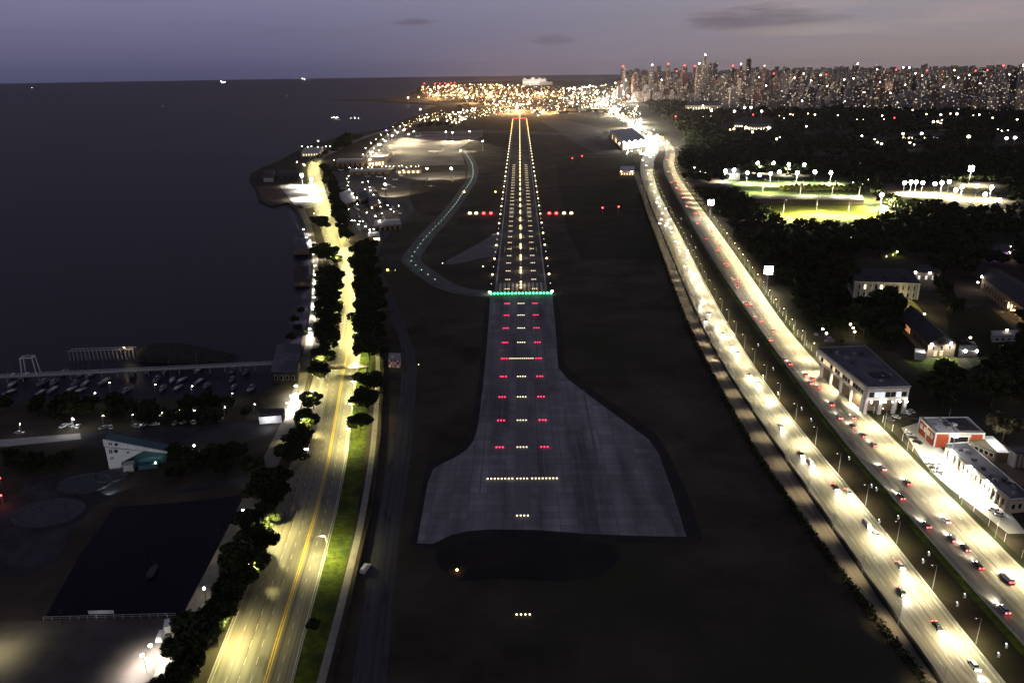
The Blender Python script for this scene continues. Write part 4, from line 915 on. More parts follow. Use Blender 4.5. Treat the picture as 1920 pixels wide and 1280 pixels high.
# C: long low hall, pale buttressed wall under three wall floodlights
C_=Bld('long_hall','long low hall with pale buttressed wall under three glaring wall lamps','building',[G(1773,834,6),G(1894,938,6),G(1935,934,6),G(1813,831,6)],6)
C_.wall(M['wall_cream']); C_.roof(M['roof_grey'],.35,.4); C_.parapet(M['trim'],.35,.3,z=6.35,off=.4)
for k in range(15): C_.block('buttress',0,(k+.5)/15,.35,(.9,.7,5.6),0,M['wall_cream'])
C_.windows(0,14,1.5,2.2,4.6,M['blackwin'],t0=.035,t1=.965)
C_.windows(1,3,1.4,2,4.2,M['blackwin'],frame=M['trim'])
clutter(C_,0,12,2,8,6.35); wl=spot('wall_flood',30000,(1,.97,.88),160,.6,.3)
for t in(.16,.47,.72):
    p=C_.on(0,t,1.0,6.9); b=link('wall_floodlight',MB().box((p.x,p.y,6.7),(1.2,.8,.5)).mesh('wall_floodlight',M['steel']),C_.o); q=C_.on(0,t,1.5,7.0)
    link('lens',MB().ball(q,.55).mesh('lens',M['bulb_flood']),b); lamp(wl,C_.o,C_.on(0,t,3.5,7.2))
fz=spawn('floodlight_mast','added floodlight mast on the white forecourt, brightening the red house roof','floodlight',FS,G(1782,862),math.radians(-30)); lamp(bulb('roof_fill_light',15000,(1,.97,.92),.5),fz,(0,0,13.5))  # mast and lamp added to brighten the red house roof and forecourt
# D: olive roofed shed with bright slab, and small kiosk with columns at the frame edge
D_=Bld('olive_shed','low shed with olive roof and one dazzling white end panel','building',[G(1817,826,4.5),G(1868,848,4.5),G(1893,848,4.5),G(1868,823,4.5)],4.5)
D_.wall(M['wall_brown']); D_.roof(mat('roof_olive',(.20,.19,.12),(.15,.14,.09),.2,.85,.2),.3,.3)
D_.block('roof_panel',2,.52,-3.2,(17,5.0,.25),4.8,M['white']); D_.windows(0,5,1.6,1.6,3.4,M['blackwin'],frame=M['trim'])
lamp(bulb('shed_glow',2600,(1,.97,.9),.4),D_.o,D_.on(2,.5,-3,9))
D2=Bld('column_kiosk','small round columned kiosk at the right end of the motorway halls','building',[G(1893,842,7),G(1905,850,7),G(1935,850,7),G(1925,838,7)],7)
D2.wall(M['wall_brown'],k=.8); D2.roof(M['roof_dark'],.6,.5); 
for i in(0,1):
    for t in(.1,.37,.63,.9): q=D2.on(i,t,-.3,0); link('column',MB().bar(q,q+Vector((0,0,7)),.45,.38,10).mesh('column',M['wall_pale']),D2.o)
D2.windows(0,3,1.2,1.5,4.8,M['glass_warm'],off=-1.0)
# E: arcaded barrack with two rows of windows
def gable(bl,m,rise,over=.6,name='roof',axis=0):
    """pitched roof whose ridge runs along edge `axis` of a four-cornered plan"""
    L=bl.loc(1,over); a,b,c,d=[L[(axis+i)%4] for i in range(4)]
    r0=(a+d)/2; r1=(b+c)/2; z=bl.h; mb=MB()
    V=lambda p,zz:(p.x,p.y,zz)
    mb.face([V(a,z),V(b,z),V(r1,z+rise),V(r0,z+rise)]); mb.face([V(c,z),V(d,z),V(r0,z+rise),V(r1,z+rise)])
    mb.face([V(b,z),V(c,z),V(r1,z+rise)]); mb.face([V(d,z),V(a,z),V(r0,z+rise)]); mb.face([V(d,z),V(c,z),V(b,z),V(a,z)])
    return link(name,mb.mesh(name,m),bl.o)
e0=G(1603,527,13); e1=G(1726,531,13); e2=G(1682,496,17); e3=G(1590,495,17)
E_=Bld('arcade_barrack','two storey barrack with dark sheet roof and a row of tall dark windows','building',[e0,e1,Vector((e2.x,e2.y,0)),Vector((e3.x,e3.y,0))],13)
E_.wall(M['wall_pale']); gable(E_,M['roof_dark'],5); E_.block('cornice',0,.5,.25,((e1-e0).length+.8,.5,.7),12.3,M['trim'])
E_.windows(0,11,1.9,7.2,10.6,M['blackwin'],frame=M['trim'],lit={1,4},litm=M['glass_warm']); E_.windows(0,11,1.9,1.6,4.8,M['blackwin'],frame=M['trim'])
for k in range(12): E_.block('pilaster',0,k/11*.98+.01,.2,(.7,.4,12.2),0,M['trim'])
for t in(.3,.62): lamp(bulb('barrack_glow',200,(1,.86,.62),.4),E_.o,E_.on(0,t,8,6))
for t in(.22,.5,.8): E_.block('roof_vent',0,t,-6,(2.2,5,1.2),15.2,M['roof_dark'])
# lit curved arcade in front of it
ar=thing('curved_arcade','curved yellow lit covered walk between the two barracks','walkway',(0,0,0))
AC=Road(centre=[(1668,566),(1690,572),(1706,584),(1718,600)],width=7)
p0=AC.at(0,.5)[0]; ar.location=(p0.x,p0.y,0)
def rel(mb,o): 
    mb.v=[(x-o.x,y-o.y,z) for x,y,z in mb.v]; return mb
link('canopy',rel(AC.strip(-.1,1.1,5.2),p0).mesh('canopy',mat('canopy_yellow',(.5,.42,.14),(.42,.35,.11),.3,.8,.2)),ar)
mb=MB(); AC.wall(mb,1.02,0,.5,5.1); link('back_wall',rel(mb,p0).mesh('back_wall',M['wall_cream']),ar)
for k in range(7):
    p,h=AC.at(1+k*(AC.total-2)/6,.02); link('post',rel(MB().bar((p.x,p.y,0),(p.x,p.y,5.2),.28,.24,8),p0).mesh('post',M['trim']),ar)
for k in range(4):
    p,h=AC.at(3+k*(AC.total-6)/3,-.9); lamp(bulb('arcade_light',1000,(1,.85,.35),.3),ar,(p.x-p0.x,p.y-p0.y,4.5)); p,h=AC.at(3+k*(AC.total-6)/3,.5); lamp(bulb('arcade_top_light',420,(1,.85,.3),.3),ar,(p.x-p0.x,p.y-p0.y,8.0))
    link('ceiling_lamp',rel(MB().ball((p.x,p.y,4.85),.35),p0).mesh('ceiling_lamp',M['bulb_warm']),ar)
# F: long dark gabled barrack with orange lit windows on its flank
F_=Bld('gabled_barrack','long dark gabled barrack with orange lit windows and two bright gable lamps','building',[G(1689,592,9),G(1741,645,9),G(1793,643,9),G(1722,581,9)],9)
F_.wall(M['wall_brown']); gable(F_,M['roof_dark'],5.5)
F_.windows(0,8,.7,3.5,7.2,M['glass_orange'],t0=.04,t1=.40); F_.windows(0,8,1.3,3.5,7.2,M['blackwin'],t0=.5,t1=.97)
F_.windows(1,2,2.0,1,4.4,M['glass_dim'],frame=M['trim'],t0=.2,t1=.62); F_.windows(1,3,1.5,5.6,7.6,M['blackwin'],frame=M['trim'])
fs=spot('gable_flood',9000,(1,.98,.88),160,.6,.3)
for t in(.08,.78):
    p=F_.on(1,t,.8,9.2); b=link('gable_lamp',MB().box((p.x,p.y,8.9),(1,.7,.5)).mesh('gable_lamp',M['steel']),F_.o); link('lens',MB().ball(F_.on(1,t,1.2,9.3),.62).mesh('lens',M['bulb_flood']),b); lamp(fs,F_.o,F_.on(1,t,2.2,9.4))
# G: long barrack at the frame edge
G_=Bld('edge_barrack','long slate roofed barrack with brown lit lower wall at the park edge','building',[G(1842,520,10),G(1935,590,10),G(1975,560,10),G(1872,505,10)],10)
G_.wall(M['wall_brown']); gable(G_,M['roof_dark'],4.5); G_.windows(0,14,1.6,2.4,7.0,M['blackwin'],frame=M['wall_pale'],lit={8,9,12},litm=M['glass_warm'])
p=G_.on(0,0,.5,10.5); link('corner_lamp',MB().ball(p,.7).mesh('corner_lamp',M['bulb_white']),G_.o); lamp(bulb('corner_light',1500,(1,.8,.7),.3),G_.o,p+Vector((-4,-2,0)))
for t in(.62,.72,.85): lamp(bulb('edge_glow_lamp',800,(1,.65,.3),.3),G_.o,G_.on(0,t,3,4)); link('wall_lamp',MB().ball(G_.on(0,t,.7,4.6),.38).mesh('wall_lamp',M['bulb_warm']),G_.o)
# small buildings in the park
def small(name,label,px,h,wm,rm,win=None,lit=None,gab=None,lamps=()):
    b=Bld(name,label,'building',[G(u,v,h) for u,v in px],h); b.wall(wm)
    if gab: gable(b,rm,gab)
    else: b.roof(rm,.35,.4)
    if win: b.windows(0,win,1.6,h*.3,h*.68,lit or M['blackwin'],frame=M['trim'])
    for t,m,pw,c in lamps:
        p=b.on(0,t,.8,h+.3); link('wall_lamp',MB().ball(p,.75).mesh('wall_lamp',m),b.o); lamp(bulb('small_house_light',pw,c,.3),b.o,p+Vector((0,-3,1)))
    return b
small('annex_house','small brown annex house with two star bright roof lamps behind the arcaded barrack',[(1716,511),(1760,512),(1768,498),(1726,497)],8,M['wall_brown'],M['roof_dark'],3,M['glass_cool'],None,((.0,M['bulb_flood'],350,(1,.9,.85)),(.62,M['bulb_flood'],700,(1,.9,.9))))
small('white_shed','little white shed beside the gabled barrack',[(1717,662),(1736,664),(1733,655),(1716,654)],4,M['white'],M['white'],None)
small('canopy_shed','low dark canopy with two white lamps right of the gabled barrack',[(1798,658),(1834,658),(1831,648),(1800,648)],4.5,M['roof_dark'],M['steel'],None,None,None,((.3,M['bulb_white'],250,(1,1,1)),(.9,M['bulb_white'],250,(1,1,1))))
small('flat_pavilion','flat pale pavilion roof on the dark lawn at the park edge',[(1862,631),(1912,629),(1908,619),(1859,621)],4,M['wall_pale'],M['concrete'],4)
small('violet_house','park house glowing violet among lamps at the park edge',[(1862,472),(1896,473),(1893,458),(1864,458)],7,mat('violet_wall',(.3,.2,.6),(.25,.17,.5),.3,.8,.2),M['roof_dark'],4,emi('violet_window',(.35,.15,1),5),None,((.2,M['bulb_blue'],700,(.4,.2,1)),(.9,M['bulb_warm'],500,(1,.7,.4))))
small('olive_hut','small yellow lit hut in the wood above the arcaded barrack',[(1655,478),(1682,472),(1678,467),(1652,472)],4,mat('olive_wall',(.3,.3,.08),(.25,.25,.06),.3,.8,.2),M['roof_dark'],2,M['glass_warm'],None,((.95,emi('lamp_lime',(.75,1,.2),20),500,(.8,1,.25)),))
small('hedge_block','low dark block standing in for the hedge between the pitches',[(1406,374),(1620,376),(1616,367),(1410,366)],5,M['wall_brown'],M['roof_dark'],12)  # made-up block in place of the dark hedge strip
small('club_house','pale clubhouse glowing at the left end of the pitches',[(1356,326),(1388,326),(1386,316),(1358,316)],9,M['wall_pale'],M['trim'],4,M['glass_cool'],None,((.1,M['bulb_flood'],5000,(1,.97,.85)),(.6,M['bulb_flood'],5000,(1,.97,.85))))
small('white_tent','white marquee tent by the court cluster',[(1835,392),(1858,394),(1856,384),(1838,383)],5,M['white'],M['white'],None,None,3)
small('white_tent','white marquee tent at the left of the courts beside a lamp',[(1650,394),(1664,396),(1662,386),(1652,385)],5,M['white'],M['white'],None,None,2)
lit1=emi('lit_stand',(1,.92,.62),9)
small('lit_stand','brightly lit long stand under four lamps beyond the wood',[(1396,238),(1446,238),(1446,232),(1398,232)],11,M['wall_cream'],M['roof_grey'],10,lit1,None,((.05,M['bulb_flood'],20000,(1,.95,.7)),(.9,M['bulb_flood'],20000,(1,.95,.7))))
small('lit_stand','low lit stand left of the brightest one',[(1376,234),(1394,234),(1394,229),(1377,229)],8,M['wall_cream'],M['roof_grey'],4,lit1)
small('lit_terrace','terrace with a line of lights deep in the wood',[(1692,256),(1770,256),(1768,250),(1694,250)],7,M['wall_cream'],M['roof_dark'],12,lit1,None,((.05,M['bulb_flood'],9000,(1,.9,.6)),(.46,M['bulb_flood'],9000,(1,.9,.6))))
small('lit_arena','round pale arena lit along its rim before the city towers',[(1285,198),(1352,198),(1348,190),(1292,190)],24,M['wall_cream'],M['roof_grey'],12,lit1,None,((.5,M['bulb_flood'],9000,(1,.95,.7)),))
# terminal
T_=Bld('airport_terminal','airport terminal with pale roof and blazing glass front beside the motorway','building',[G(1168,268,16),G(1212,262,16),G(1184,240,16),G(1144,246,16)],16)
T_.wall(M['wall_pale'],k=.98); T_.roof(M['roof_white'],.8,2.0)
tg_=emi('terminal_glass',(1,.94,.66),6)
T_.windows(0,14,4.6,2,13,tg_,'glass_bay',.01,.99); T_.windows(3,12,5,2,12,M['blackwin'],'glass_bay',.02,.98,lit={2,5,6,9},litm=M['glass_warm'])
tl=bulb('terminal_light',85000,(1,.95,.72),1.0)
for t,o,z in((.05,18,14),(.4,22,14),(.8,22,14),(1.2,30,14),(1.35,60,16),(.6,60,14),(0,60,14)): lamp(tl,T_.o,T_.on(0,t,o,z))
for t,z in((.02,17.5),(.25,17.5),(.5,17.8),(.75,17.5),(.98,17.5)): link('roof_lamp',MB().ball(T_.on(0,t,1,z),1.3).mesh('roof_lamp',M['bulb_flood']),T_.o)
small('gate_house','small orange lit gate house where the service road meets the terminal',[(1162,322),(1190,322),(1190,312),(1164,312)],7,M['wall_brown'],M['roof_white'],5,M['glass_warm'],None,((.1,M['bulb_amber'],1500,(1,.5,.2)),(.8,M['bulb_flood'],3000,(1,.9,.7))))
# sheds and hangars of the aero club
M['roof_tin']=mat('roof_tin',(.42,.40,.42),(.30,.29,.31),.2,.7,.3)
hg=[((630,304),(682,303),(684,297),(634,297),9,'long pale roofed hangar nearest the shore road'),((688,302),(722,299),(734,285),(704,286),10,'hangar with pale roof beside the lit ramp road'),((655,322),(728,320),(730,316),(660,317),6,'long low open shed full of pale craft'),((742,319),(790,318),(790,313),(744,314),6,'low shed with a yellow lit front'),
((630,356),(648,352),(640,340),(626,344),6,'small brown roofed workshop at the yard corner'),((642,384),(668,376),(656,354),(636,362),6,'tin roofed workshop beside the avenue trees'),((676,376),(692,370),(676,348),(664,352),7,'narrow dark shed in the middle of the yard'),((694,386),(718,378),(700,350),(686,354),7,'larger dark shed beside the yellow lane'),((700,424),(752,420),(748,410),(704,412),6,'long pale shed at the near end of the yard'),((690,444),(712,442),(710,434),(692,435),5,'small white lit hut at the perimeter road bend')]
for a,b,c,d,h,l in hg:
    g=Bld('aircraft_hangar' if h>5 else 'white_hut',l,'building',[G(*q,h) for q in(a,b,c,d)],h)
    g.wall(M['wall_brown']); gable(g,M['roof_tin'] if 'pale' in l or 'white' in l or 'tin' in l else M['roof_grey'],1.6); g.windows(0,5,3.2,.1,h*.62,M['blackwin'] if 'lit' not in l else M['glass_warm'],'hangar_door',frame=None)
# shore and marina buildings
small('pier_house','flat grey pier house where the fishing pier meets the shore',[(508,697),(556,697),(567,646),(520,646)],7,M['roof_dark'],M['roof_grey'],4)
small('ticket_kiosk','low hut with a bright white front board by the promenade',[(489,778),(530,775),(533,765),(493,768)],5,M['roof_dark'],M['roof_dark'],None)
kb_=bpy.data.objects['ticket_kiosk']
bb=[G(488,797,0)-Vector((kb_.location.x,kb_.location.y,0)),G(530,794,0)-Vector((kb_.location.x,kb_.location.y,0))]
d=(bb[1]-bb[0]).normalized(); link('front_board',MB().box(((bb[0].x+bb[1].x)/2,(bb[0].y+bb[1].y)/2-.6,.9),((bb[1]-bb[0]).length,.2,4.0),math.atan2(d.y,d.x)).mesh('front_board',M['white']),kb_)
lamp(bulb('kiosk_light',1500,(.95,.95,1),.3),kb_,((bb[0].x+bb[1].x)/2,(bb[0].y+bb[1].y)/2-5,4.5))
small('river_terrace_house','low brown terrace house on stilts over the river',[(551,528),(583,528),(578,500),(552,500)],4,M['wall_brown'],mat('terrace_deck',(.07,.05,.05),(.05,.04,.04),.3,.9,.1),None)
small('river_terrace_house','pale roofed boathouse over the river beyond the terrace',[(549,468),(579,468),(568,430),(550,430)],5,M['wall_brown'],M['roof_grey'],3)
small('jetty_hut','dark hut with a pale gable on the shore point',[(494,334),(512,334),(514,318),(497,318)],6,M['wall_pale'],M['roof_dark'],2,None,2)
small('jetty_hut','long low dark hut behind the shore point',[(520,330),(560,330),(562,320),(524,320)],6,M['roof_dark'],M['roof_dark'],3,None,2)
small('shore_pavilion','pavilion with a ring of lamps and a mast on the far shore',[(565,287),(598,286),(606,276),(570,277)],8,M['wall_pale'],M['roof_white'],6,M['glass_warm'])
# checkered marker hut beside the perimeter road
ck,n,b=_nt('red_white_checks'); t=n.nodes.new('ShaderNodeTexCoord'); c=n.nodes.new('ShaderNodeTexChecker'); n.links.new(t.outputs['Object'],c.inputs[0]); c.inputs['Scale'].default_value=.55; c.inputs[1].default_value=(.7,.66,.66,1); c.inputs[2].default_value=(.42,.05,.08,1); n.links.new(c.outputs[0],b.inputs['Base Color'])
H_=Bld('checkered_hut','red and white checkered hut beside the perimeter road','hut',[G(728,674,5),G(750,675,5),G(751,663,5),G(730,662,5)],5)
H_.wall(ck); H_.roof(M['concrete'],.3,.2); H_.block('door',0,.5,.05,(1.1,.1,2.2),.1,M['steel']); H_.block('air_unit',0,.25,-3,(1.5,1.2,1),5.3,M['white'])
# footbridge over the avenue
fb=thing('footbridge','dark footbridge crossing over the coastal avenue','bridge',(0,0,0)); a=G(604,690,6.5); b=G(692,687,6.5); m_=(a+b)/2; fb.location=(m_.x,m_.y,0); d=(b-a); L=d.length; an=math.atan2(d.y,d.x); fb.rotation_euler=(0,0,an)
link('deck',MB().box((0,0,6.1),(L,2.6,.4)).mesh('deck',M['wall_brown']),fb)
for s in(-1,1):
    r=MB(); r.box((0,s*1.25,7.5),(L,.08,.1)); r.box((0,s*1.25,7.0),(L,.06,.06))
    for k in range(23): r.box((-L/2+k*L/22,s*1.25,6.5),(.07,.07,1.05))
    link('railing',r.mesh('railing',M['steel']),fb)
for x in(-L/2+1,L/2-1): link('pier',MB().box((x,0,0),(.9,1.8,6.1)).mesh('pier',M['concrete']),fb)
for s in(-1,1):
    st=MB()
    for k in range(18): st.box((s*(L/2-.6),-2-k*.36,6.0-k*.34),(2.0,.38,.14))
    link('staircase',st.mesh('staircase',M['concrete']),fb)
# white and teal triangular building
tr=thing('triangular_building','white triangular building with teal sides and square black windows, tapering like a folded paper wedge','building',(0,0,0)); o=G(206,880); e=G(304,868); tr.location=o; d=e-o; an=math.atan2(d.y,d.x); tr.rotation_euler=(0,0,an); L=d.length; 
def wedge(x0,x1,z0a,z1a,z0b,z1b,y0,y1,m,name):
    mb=MB(); f=[(x0,z0a),(x1,z0b),(x1,z1b),(x0,z1a)]
    v=[(x,y0,z) for x,z in f]+[(x,y1,z) for x,z in f]; b=0; mb.v=v
    for q in((0,1,2,3),(7,6,5,4),(0,4,5,1),(1,5,6,2),(2,6,7,3),(3,7,4,0)): mb.f.append(q); mb.m.append(0)
    return link(name,mb.mesh(name,m),tr)
M['teal_dark']=mat('teal_dark',(.035,.095,.115),(.025,.075,.09),.4,.6,.3)
def slabpoly(pts,y0,y1,m,name):
    mb=MB(); n=len(pts); mb.v=[(x,y0,z) for x,z in pts]+[(x,y1,z) for x,z in pts]
    mb.f.append(tuple(range(n))); mb.f.append(tuple(range(2*n-1,n-1,-1))); mb.m+=[0,0]
    for i in range(n): j=(i+1)%n; mb.f.append((j,i,n+i,n+j)); mb.m.append(0)
    return link(name,mb.mesh(name,m),tr)
slabpoly([(.3,0),(24,0),(25,5.4),(.3,15.0)],0,8,M['teal_dark'],'body')
slabpoly([(0,0),(5.0,0),(5.6,3.2),(9,4.7),(15.4,7.4),(0,11.5)],-.5,-.05,M['white'],'front_wall')
slabpoly([(-.2,12.2),(25.4,5.1),(25.4,5.8),(-.2,15.6)],-.9,-.05,M['white'],'roof_band')
slabpoly([(7.2,3.2),(8.2,3.2),(13.6,6.2),(12.6,6.3)],-.62,-.52,M['blackwin'],'ramp_stripe')
slabpoly([(5.6,.3),(23,.3),(23.5,4.4),(10.5,3.4)],-.3,-.06,M['teal'],'lower_panel')
for x,z,w,h in((1.6,8.2,.45,1.9),(2.4,8.2,.45,1.9),(4.2,8.3,1.5,1.5),(1.6,5.2,.45,1.2),(2.4,5.2,.45,1.2),(9.0,7.3,.9,.8)): link('window',MB().box((x,-.56,z),(w,.1,h)).mesh('window',M['blackwin']),tr)
for x,z,w,h in((2.2,12.6,.45,1.3),(3.0,12.5,.45,1.3),(5.0,11.9,1.3,1.3),(9.6,10.8,.6,.7)): link('window',MB().box((x,-.96,z),(w,.1,h)).mesh('window',M['blackwin']),tr)
an_=MB(); an_.box((9,-3.2,0),(4.2,4,3.4)); an_.box((9,-3.2,3.4),(4.6,4.4,.25)); link('annex',an_.mesh('annex',M['wall_pale']),tr)
an_=MB(); an_.box((17,-2.4,0),(8,3.8,1.8)); an_.box((17,-2.4,1.8),(8.4,4.2,.2)); link('terrace',an_.mesh('terrace',M['teal_dark']),tr)
lamp(spot('facade_fill',2600,(.85,.97,1),120,.8,.4),tr,(4,-26,1.5),(math.radians(98),0,math.radians(-12)))  # added fill light without a fixture, brightens the white front
spawn('globe_lamp','white lamp on the ground right of the triangular building','street lamp',GLB,G(293,876),0,None,.6); spawn('globe_lamp','small white lamp on the dark park ground right of the wedge','street lamp',GLB,G(366,850),0)
# skate bowls on the plaza
M['bowl']=mat('bowl_concrete',(.085,.085,.095),(.05,.05,.056),.4,.9,.2)
for i,(u,v,r) in enumerate(((160,907,9),(92,962,11),(208,893,6))):
    mb=MB(); c=G(u,v); n=36; pr=None
    prof=[(r,.0),(r,.7),(r-.5,.75),(r*.82,.2),(r*.4,.06),(0.01,.05)]
    for k in range(len(prof)-1):
        for j in range(n):
            a0,a1=2*PI*j/n,2*PI*(j+1)/n
            mb.face([(prof[k][0]*math.cos(a)*1.3,prof[k][0]*math.sin(a),prof[k][1]) if q==0 else (prof[k+1][0]*math.cos(a)*1.3,prof[k+1][0]*math.sin(a),prof[k+1][1]) for q,a in((0,a0),(0,a1),(1,a1),(1,a0))])
    t=link('skate_bowl',mb.mesh('skate_bowl',M['bowl']),None,(c.x,c.y,.04)); tag(t,f'round shallow concrete skate bowl on the plaza, {nth(i+1)} largest opening from the wedge building side','skate bowl','skate bowls')
# railing at the pond edge, white board
rl=thing('pond_railing','pale post and rail fence along the near edge of the black pond','fence',G(85,1159)); a=G(82,1163); b=G(330,1156); d=b-a; rl.location=a; rl.rotation_euler=(0,0,math.atan2(d.y,d.x)); L=d.length
r=MB(); r.box((L/2,0,1.5),(L,.12,.14)); r.box((L/2,0,.8),(L,.08,.08)); link('rail',r.mesh('rail',M['wall_pale']),rl)
for k in range(16): link('post',MB().box((k*L/15,0,0),(.16,.16,1.55)).mesh('post',M['wall_pale']),rl)
bo=thing('notice_board','long white board standing at the pond railing','board',G(191,1154)); bo.rotation_euler=(0,0,.02); link('panel',MB().box((0,0,.9),(8.5,.15,1.3)).mesh('panel',M['white']),bo)
for x in(-3.8,3.8): link('post',MB().box((x,.1,0),(.15,.15,2.1)).mesh('post',M['steel']),bo)
lamp(bulb('board_glow',30,(.9,.9,1),.2),bo,(0,-2.5,2.5))
for i,(u,v,h) in enumerate(((149,1085,22),(118,1170,9),(412,1020,11),(137,1010,18))):
    spawn('thin_mast','thin bare mast standing near the black pond, '+nth(i+1)+' of four','mast',[('pole',MB().bar((0,0,0),(0,0,h),.12,.06).mesh('pole',M['dark'])),('yard',MB().bar((-h*.09,0,h*.62),(h*.09,0,h*.62),.05).mesh('yard',M['dark']))],G(u,v))
# floodlit corner of the car park
for i,(u,v) in enumerate(((291,1243),(276,1262))):
    t=spawn('street_lamp',('nearer ' if i else 'farther ')+'blinding car park lamp beside the avenue trees','street lamp',GL2,G(u,v),2.4); lamp(spot('lot_lamp',70000,(1,.9,.78),150,.7,.3),t,(0.8,0,6))
t=spawn('street_lamp','car park lamp just outside the left border','street lamp',SLM,G(-40,1235),0.3); lamp(spot('lot_lamp_yellow',9000,(1,.9,.5),158,.8,.3),t,(3,0,9.2))
t=spawn('food_truck','small white trailer booth at the car park corner','trailer',[('body',MB().box((0,0,.5),(2.6,4.2,2.4)).mesh('body',M['white'])),('hatch',MB().box((-1.33,.3,1.4),(.08,2.2,1)).mesh('hatch',M['blackwin']))]+[('wheel',MB().bar((s*1.1,y,.32),(s*1.36,y,.32),.32,.32,10).mesh('wheel',M['rubber'])) for s in(-1,1) for y in(-.8,.6)],G(318,1180),.3)
# walls and fences
w=thing('guard_wall','low concrete guard wall between service road and motorway','wall',LCR.at(20,0)[0]); o=w.location.copy(); o.z=0; w.location=o
mb=MB(); LCR.wall(mb,0,-.9,.5,1.6,0,0,1100); link('wall_face',rel(mb,o).mesh('wall_face',mat('wall_dark',(.035,.033,.03),(.028,.026,.024),.3,.9,.1)),w); mb=MB(); LCR.wall(mb,0,.45,.35,.85,0.04,0,1100); link('barrier',rel(mb,o).mesh('barrier',M['concrete']),w)
w=thing('safety_barrier','pale concrete barrier along the median side of the inbound carriageway','barrier',(o.x,o.y,0)); mb=MB(); LCR.wall(mb,1,.3,.4,.9,0.04,0,1150); link('barrier_face',rel(mb,o).mesh('barrier_face',M['concrete']),w)
w=thing('safety_barrier','pale steel barrier along the median side of the outbound carriageway','barrier',(o.x,o.y,0)); mb=MB(); RCR.wall(mb,0,-.25,.3,.8,0.04,0,1200); link('barrier_face',rel(mb,o).mesh('barrier_face',M['concrete']),w)
hd=thing('clipped_hedge','long dark hedge between service road and airfield grass','hedge',(o.x,o.y,0))
hv=[]; d_=0
while d_<950:
    p,h=SRR.at(d_,0); n=Vector((math.sin(h),-math.cos(h),0)); p=p-n*2.2-Vector((o.x,o.y,0)); d_+=2.2 if d_<400 else 4
    hv.append((p.x,p.y,1.1+NR.random()*.5))
hc=np.array(hv); link('foliage',qmesh('foliage',leaves(hc,np.full(len(hc),1.7),len(hc)*26,.5,NR,.9),M['leaf']),hd)
w=thing('security_fence','dark mesh fence between avenue lawn and perimeter road','fence',(o.x,o.y,0)); mb=MB(); PTH.wall(mb,1,2.0,.06,1.8,0,0,470); link('mesh_panel',rel(mb,o).mesh('mesh_panel',mat('fence_dark',(.03,.032,.03),(.02,.022,.02),1,.8,.2)),w)
for k in range(40): p,h=PTH.at(k*11.5,1); n=Vector((math.sin(h),-math.cos(h),0)); p=p+n*2; link('post',rel(MB().box((p.x,p.y,0),(.12,.12,2.3)),o).mesh('post',M['steel']),w)
# ------------------------------------------------------------------ pier, boats, aircraft
pr_=thing('fishing_pier','long narrow fishing pier with white railing across the dark marina','pier'); a=G(-120,712,2.2); b=G(512,681,2.2); d=b-a; pr_.location=(a.x,a.y,0); pr_.rotation_euler=(0,0,math.atan2(d.y,d.x)); L=d.length
link('deck',MB().box((L/2,0,1.7),(L,3.2,.4)).mesh('deck',M['concrete']),pr_)
for s in(-1,1):
    r=MB(); r.box((L/2,s*1.5,3.05),(L,.12,.14)); r.box((L/2,s*1.5,2.6),(L,.08,.08))
    for k in range(int(L/2.5)): r.box((k*2.5+1,s*1.5,2.1),(.12,.12,1.0))
    link('railing',r.mesh('railing',M['white']),pr_)
for k in range(int(L/9)): link('pile',MB().bar((k*9+3,0,-2.4),(k*9+3,0,1.8),.35).mesh('pile',M['concrete']),pr_) if k<60 else None
gt=thing('boat_hoist','tall white portal frame of a boat hoist standing on the pier','hoist',G(57,694,0)); gt.rotation_euler=(0,0,math.radians(8))
for sx in(-1,1):
    for sy in(-1,1): link('leg',MB().bar((sx*4.2,sy*2.6,-2.3),(sx*3.4,sy*2.0,8.5),.34,.3,6).mesh('leg',M['white']),gt)
    link('side_beam',MB().box((sx*3.4,0,8.3),(.5,4.8,.6)).mesh('side_beam',M['white']),gt)
for sy in(-1,1): link('cross_beam',MB().box((0,sy*2.0,8.4),(7.4,.5,.6)).mesh('cross_beam',M['white']),gt)
link('winch',MB().box((0,0,8.9),(1.6,3.6,.8)).mesh('winch',M['steel']),gt)
ol=thing('old_jetty','ruined jetty of grey posts standing in the river under one yellow lamp','jetty',G(190,676,-2)); a=G(132,676,-2); b=G(252,672,-2); 
for k in range(17):
    q=a.lerp(b,k/16)-ol.location
    for y in(0,4): link('post',MB().bar((q.x,q.y+y,-.5),(q.x,q.y+y,6.4),.3,.26).mesh('post',M['concrete']),ol)
q=(b-a); c=(a+b)/2-ol.location; link('beam',MB().box((c.x,c.y,6.2),(q.length+1,.6,.6),math.atan2(q.y,q.x)).mesh('beam',M['concrete']),ol); link('beam',MB().box((c.x,c.y+4,6.2),(q.length+1,.6,.6),math.atan2(q.y,q.x)).mesh('beam',M['concrete']),ol)
t=spawn('street_lamp','yellow lamp on a pole at the right end of the ruined jetty','street lamp',street_lamp(9,.6,M['bulb_warm'],.5),G(240,676,-2),PI); lamp(bulb('jetty_lamp',700,(1,.8,.4),.3),t,(-1.4,0,8.2))
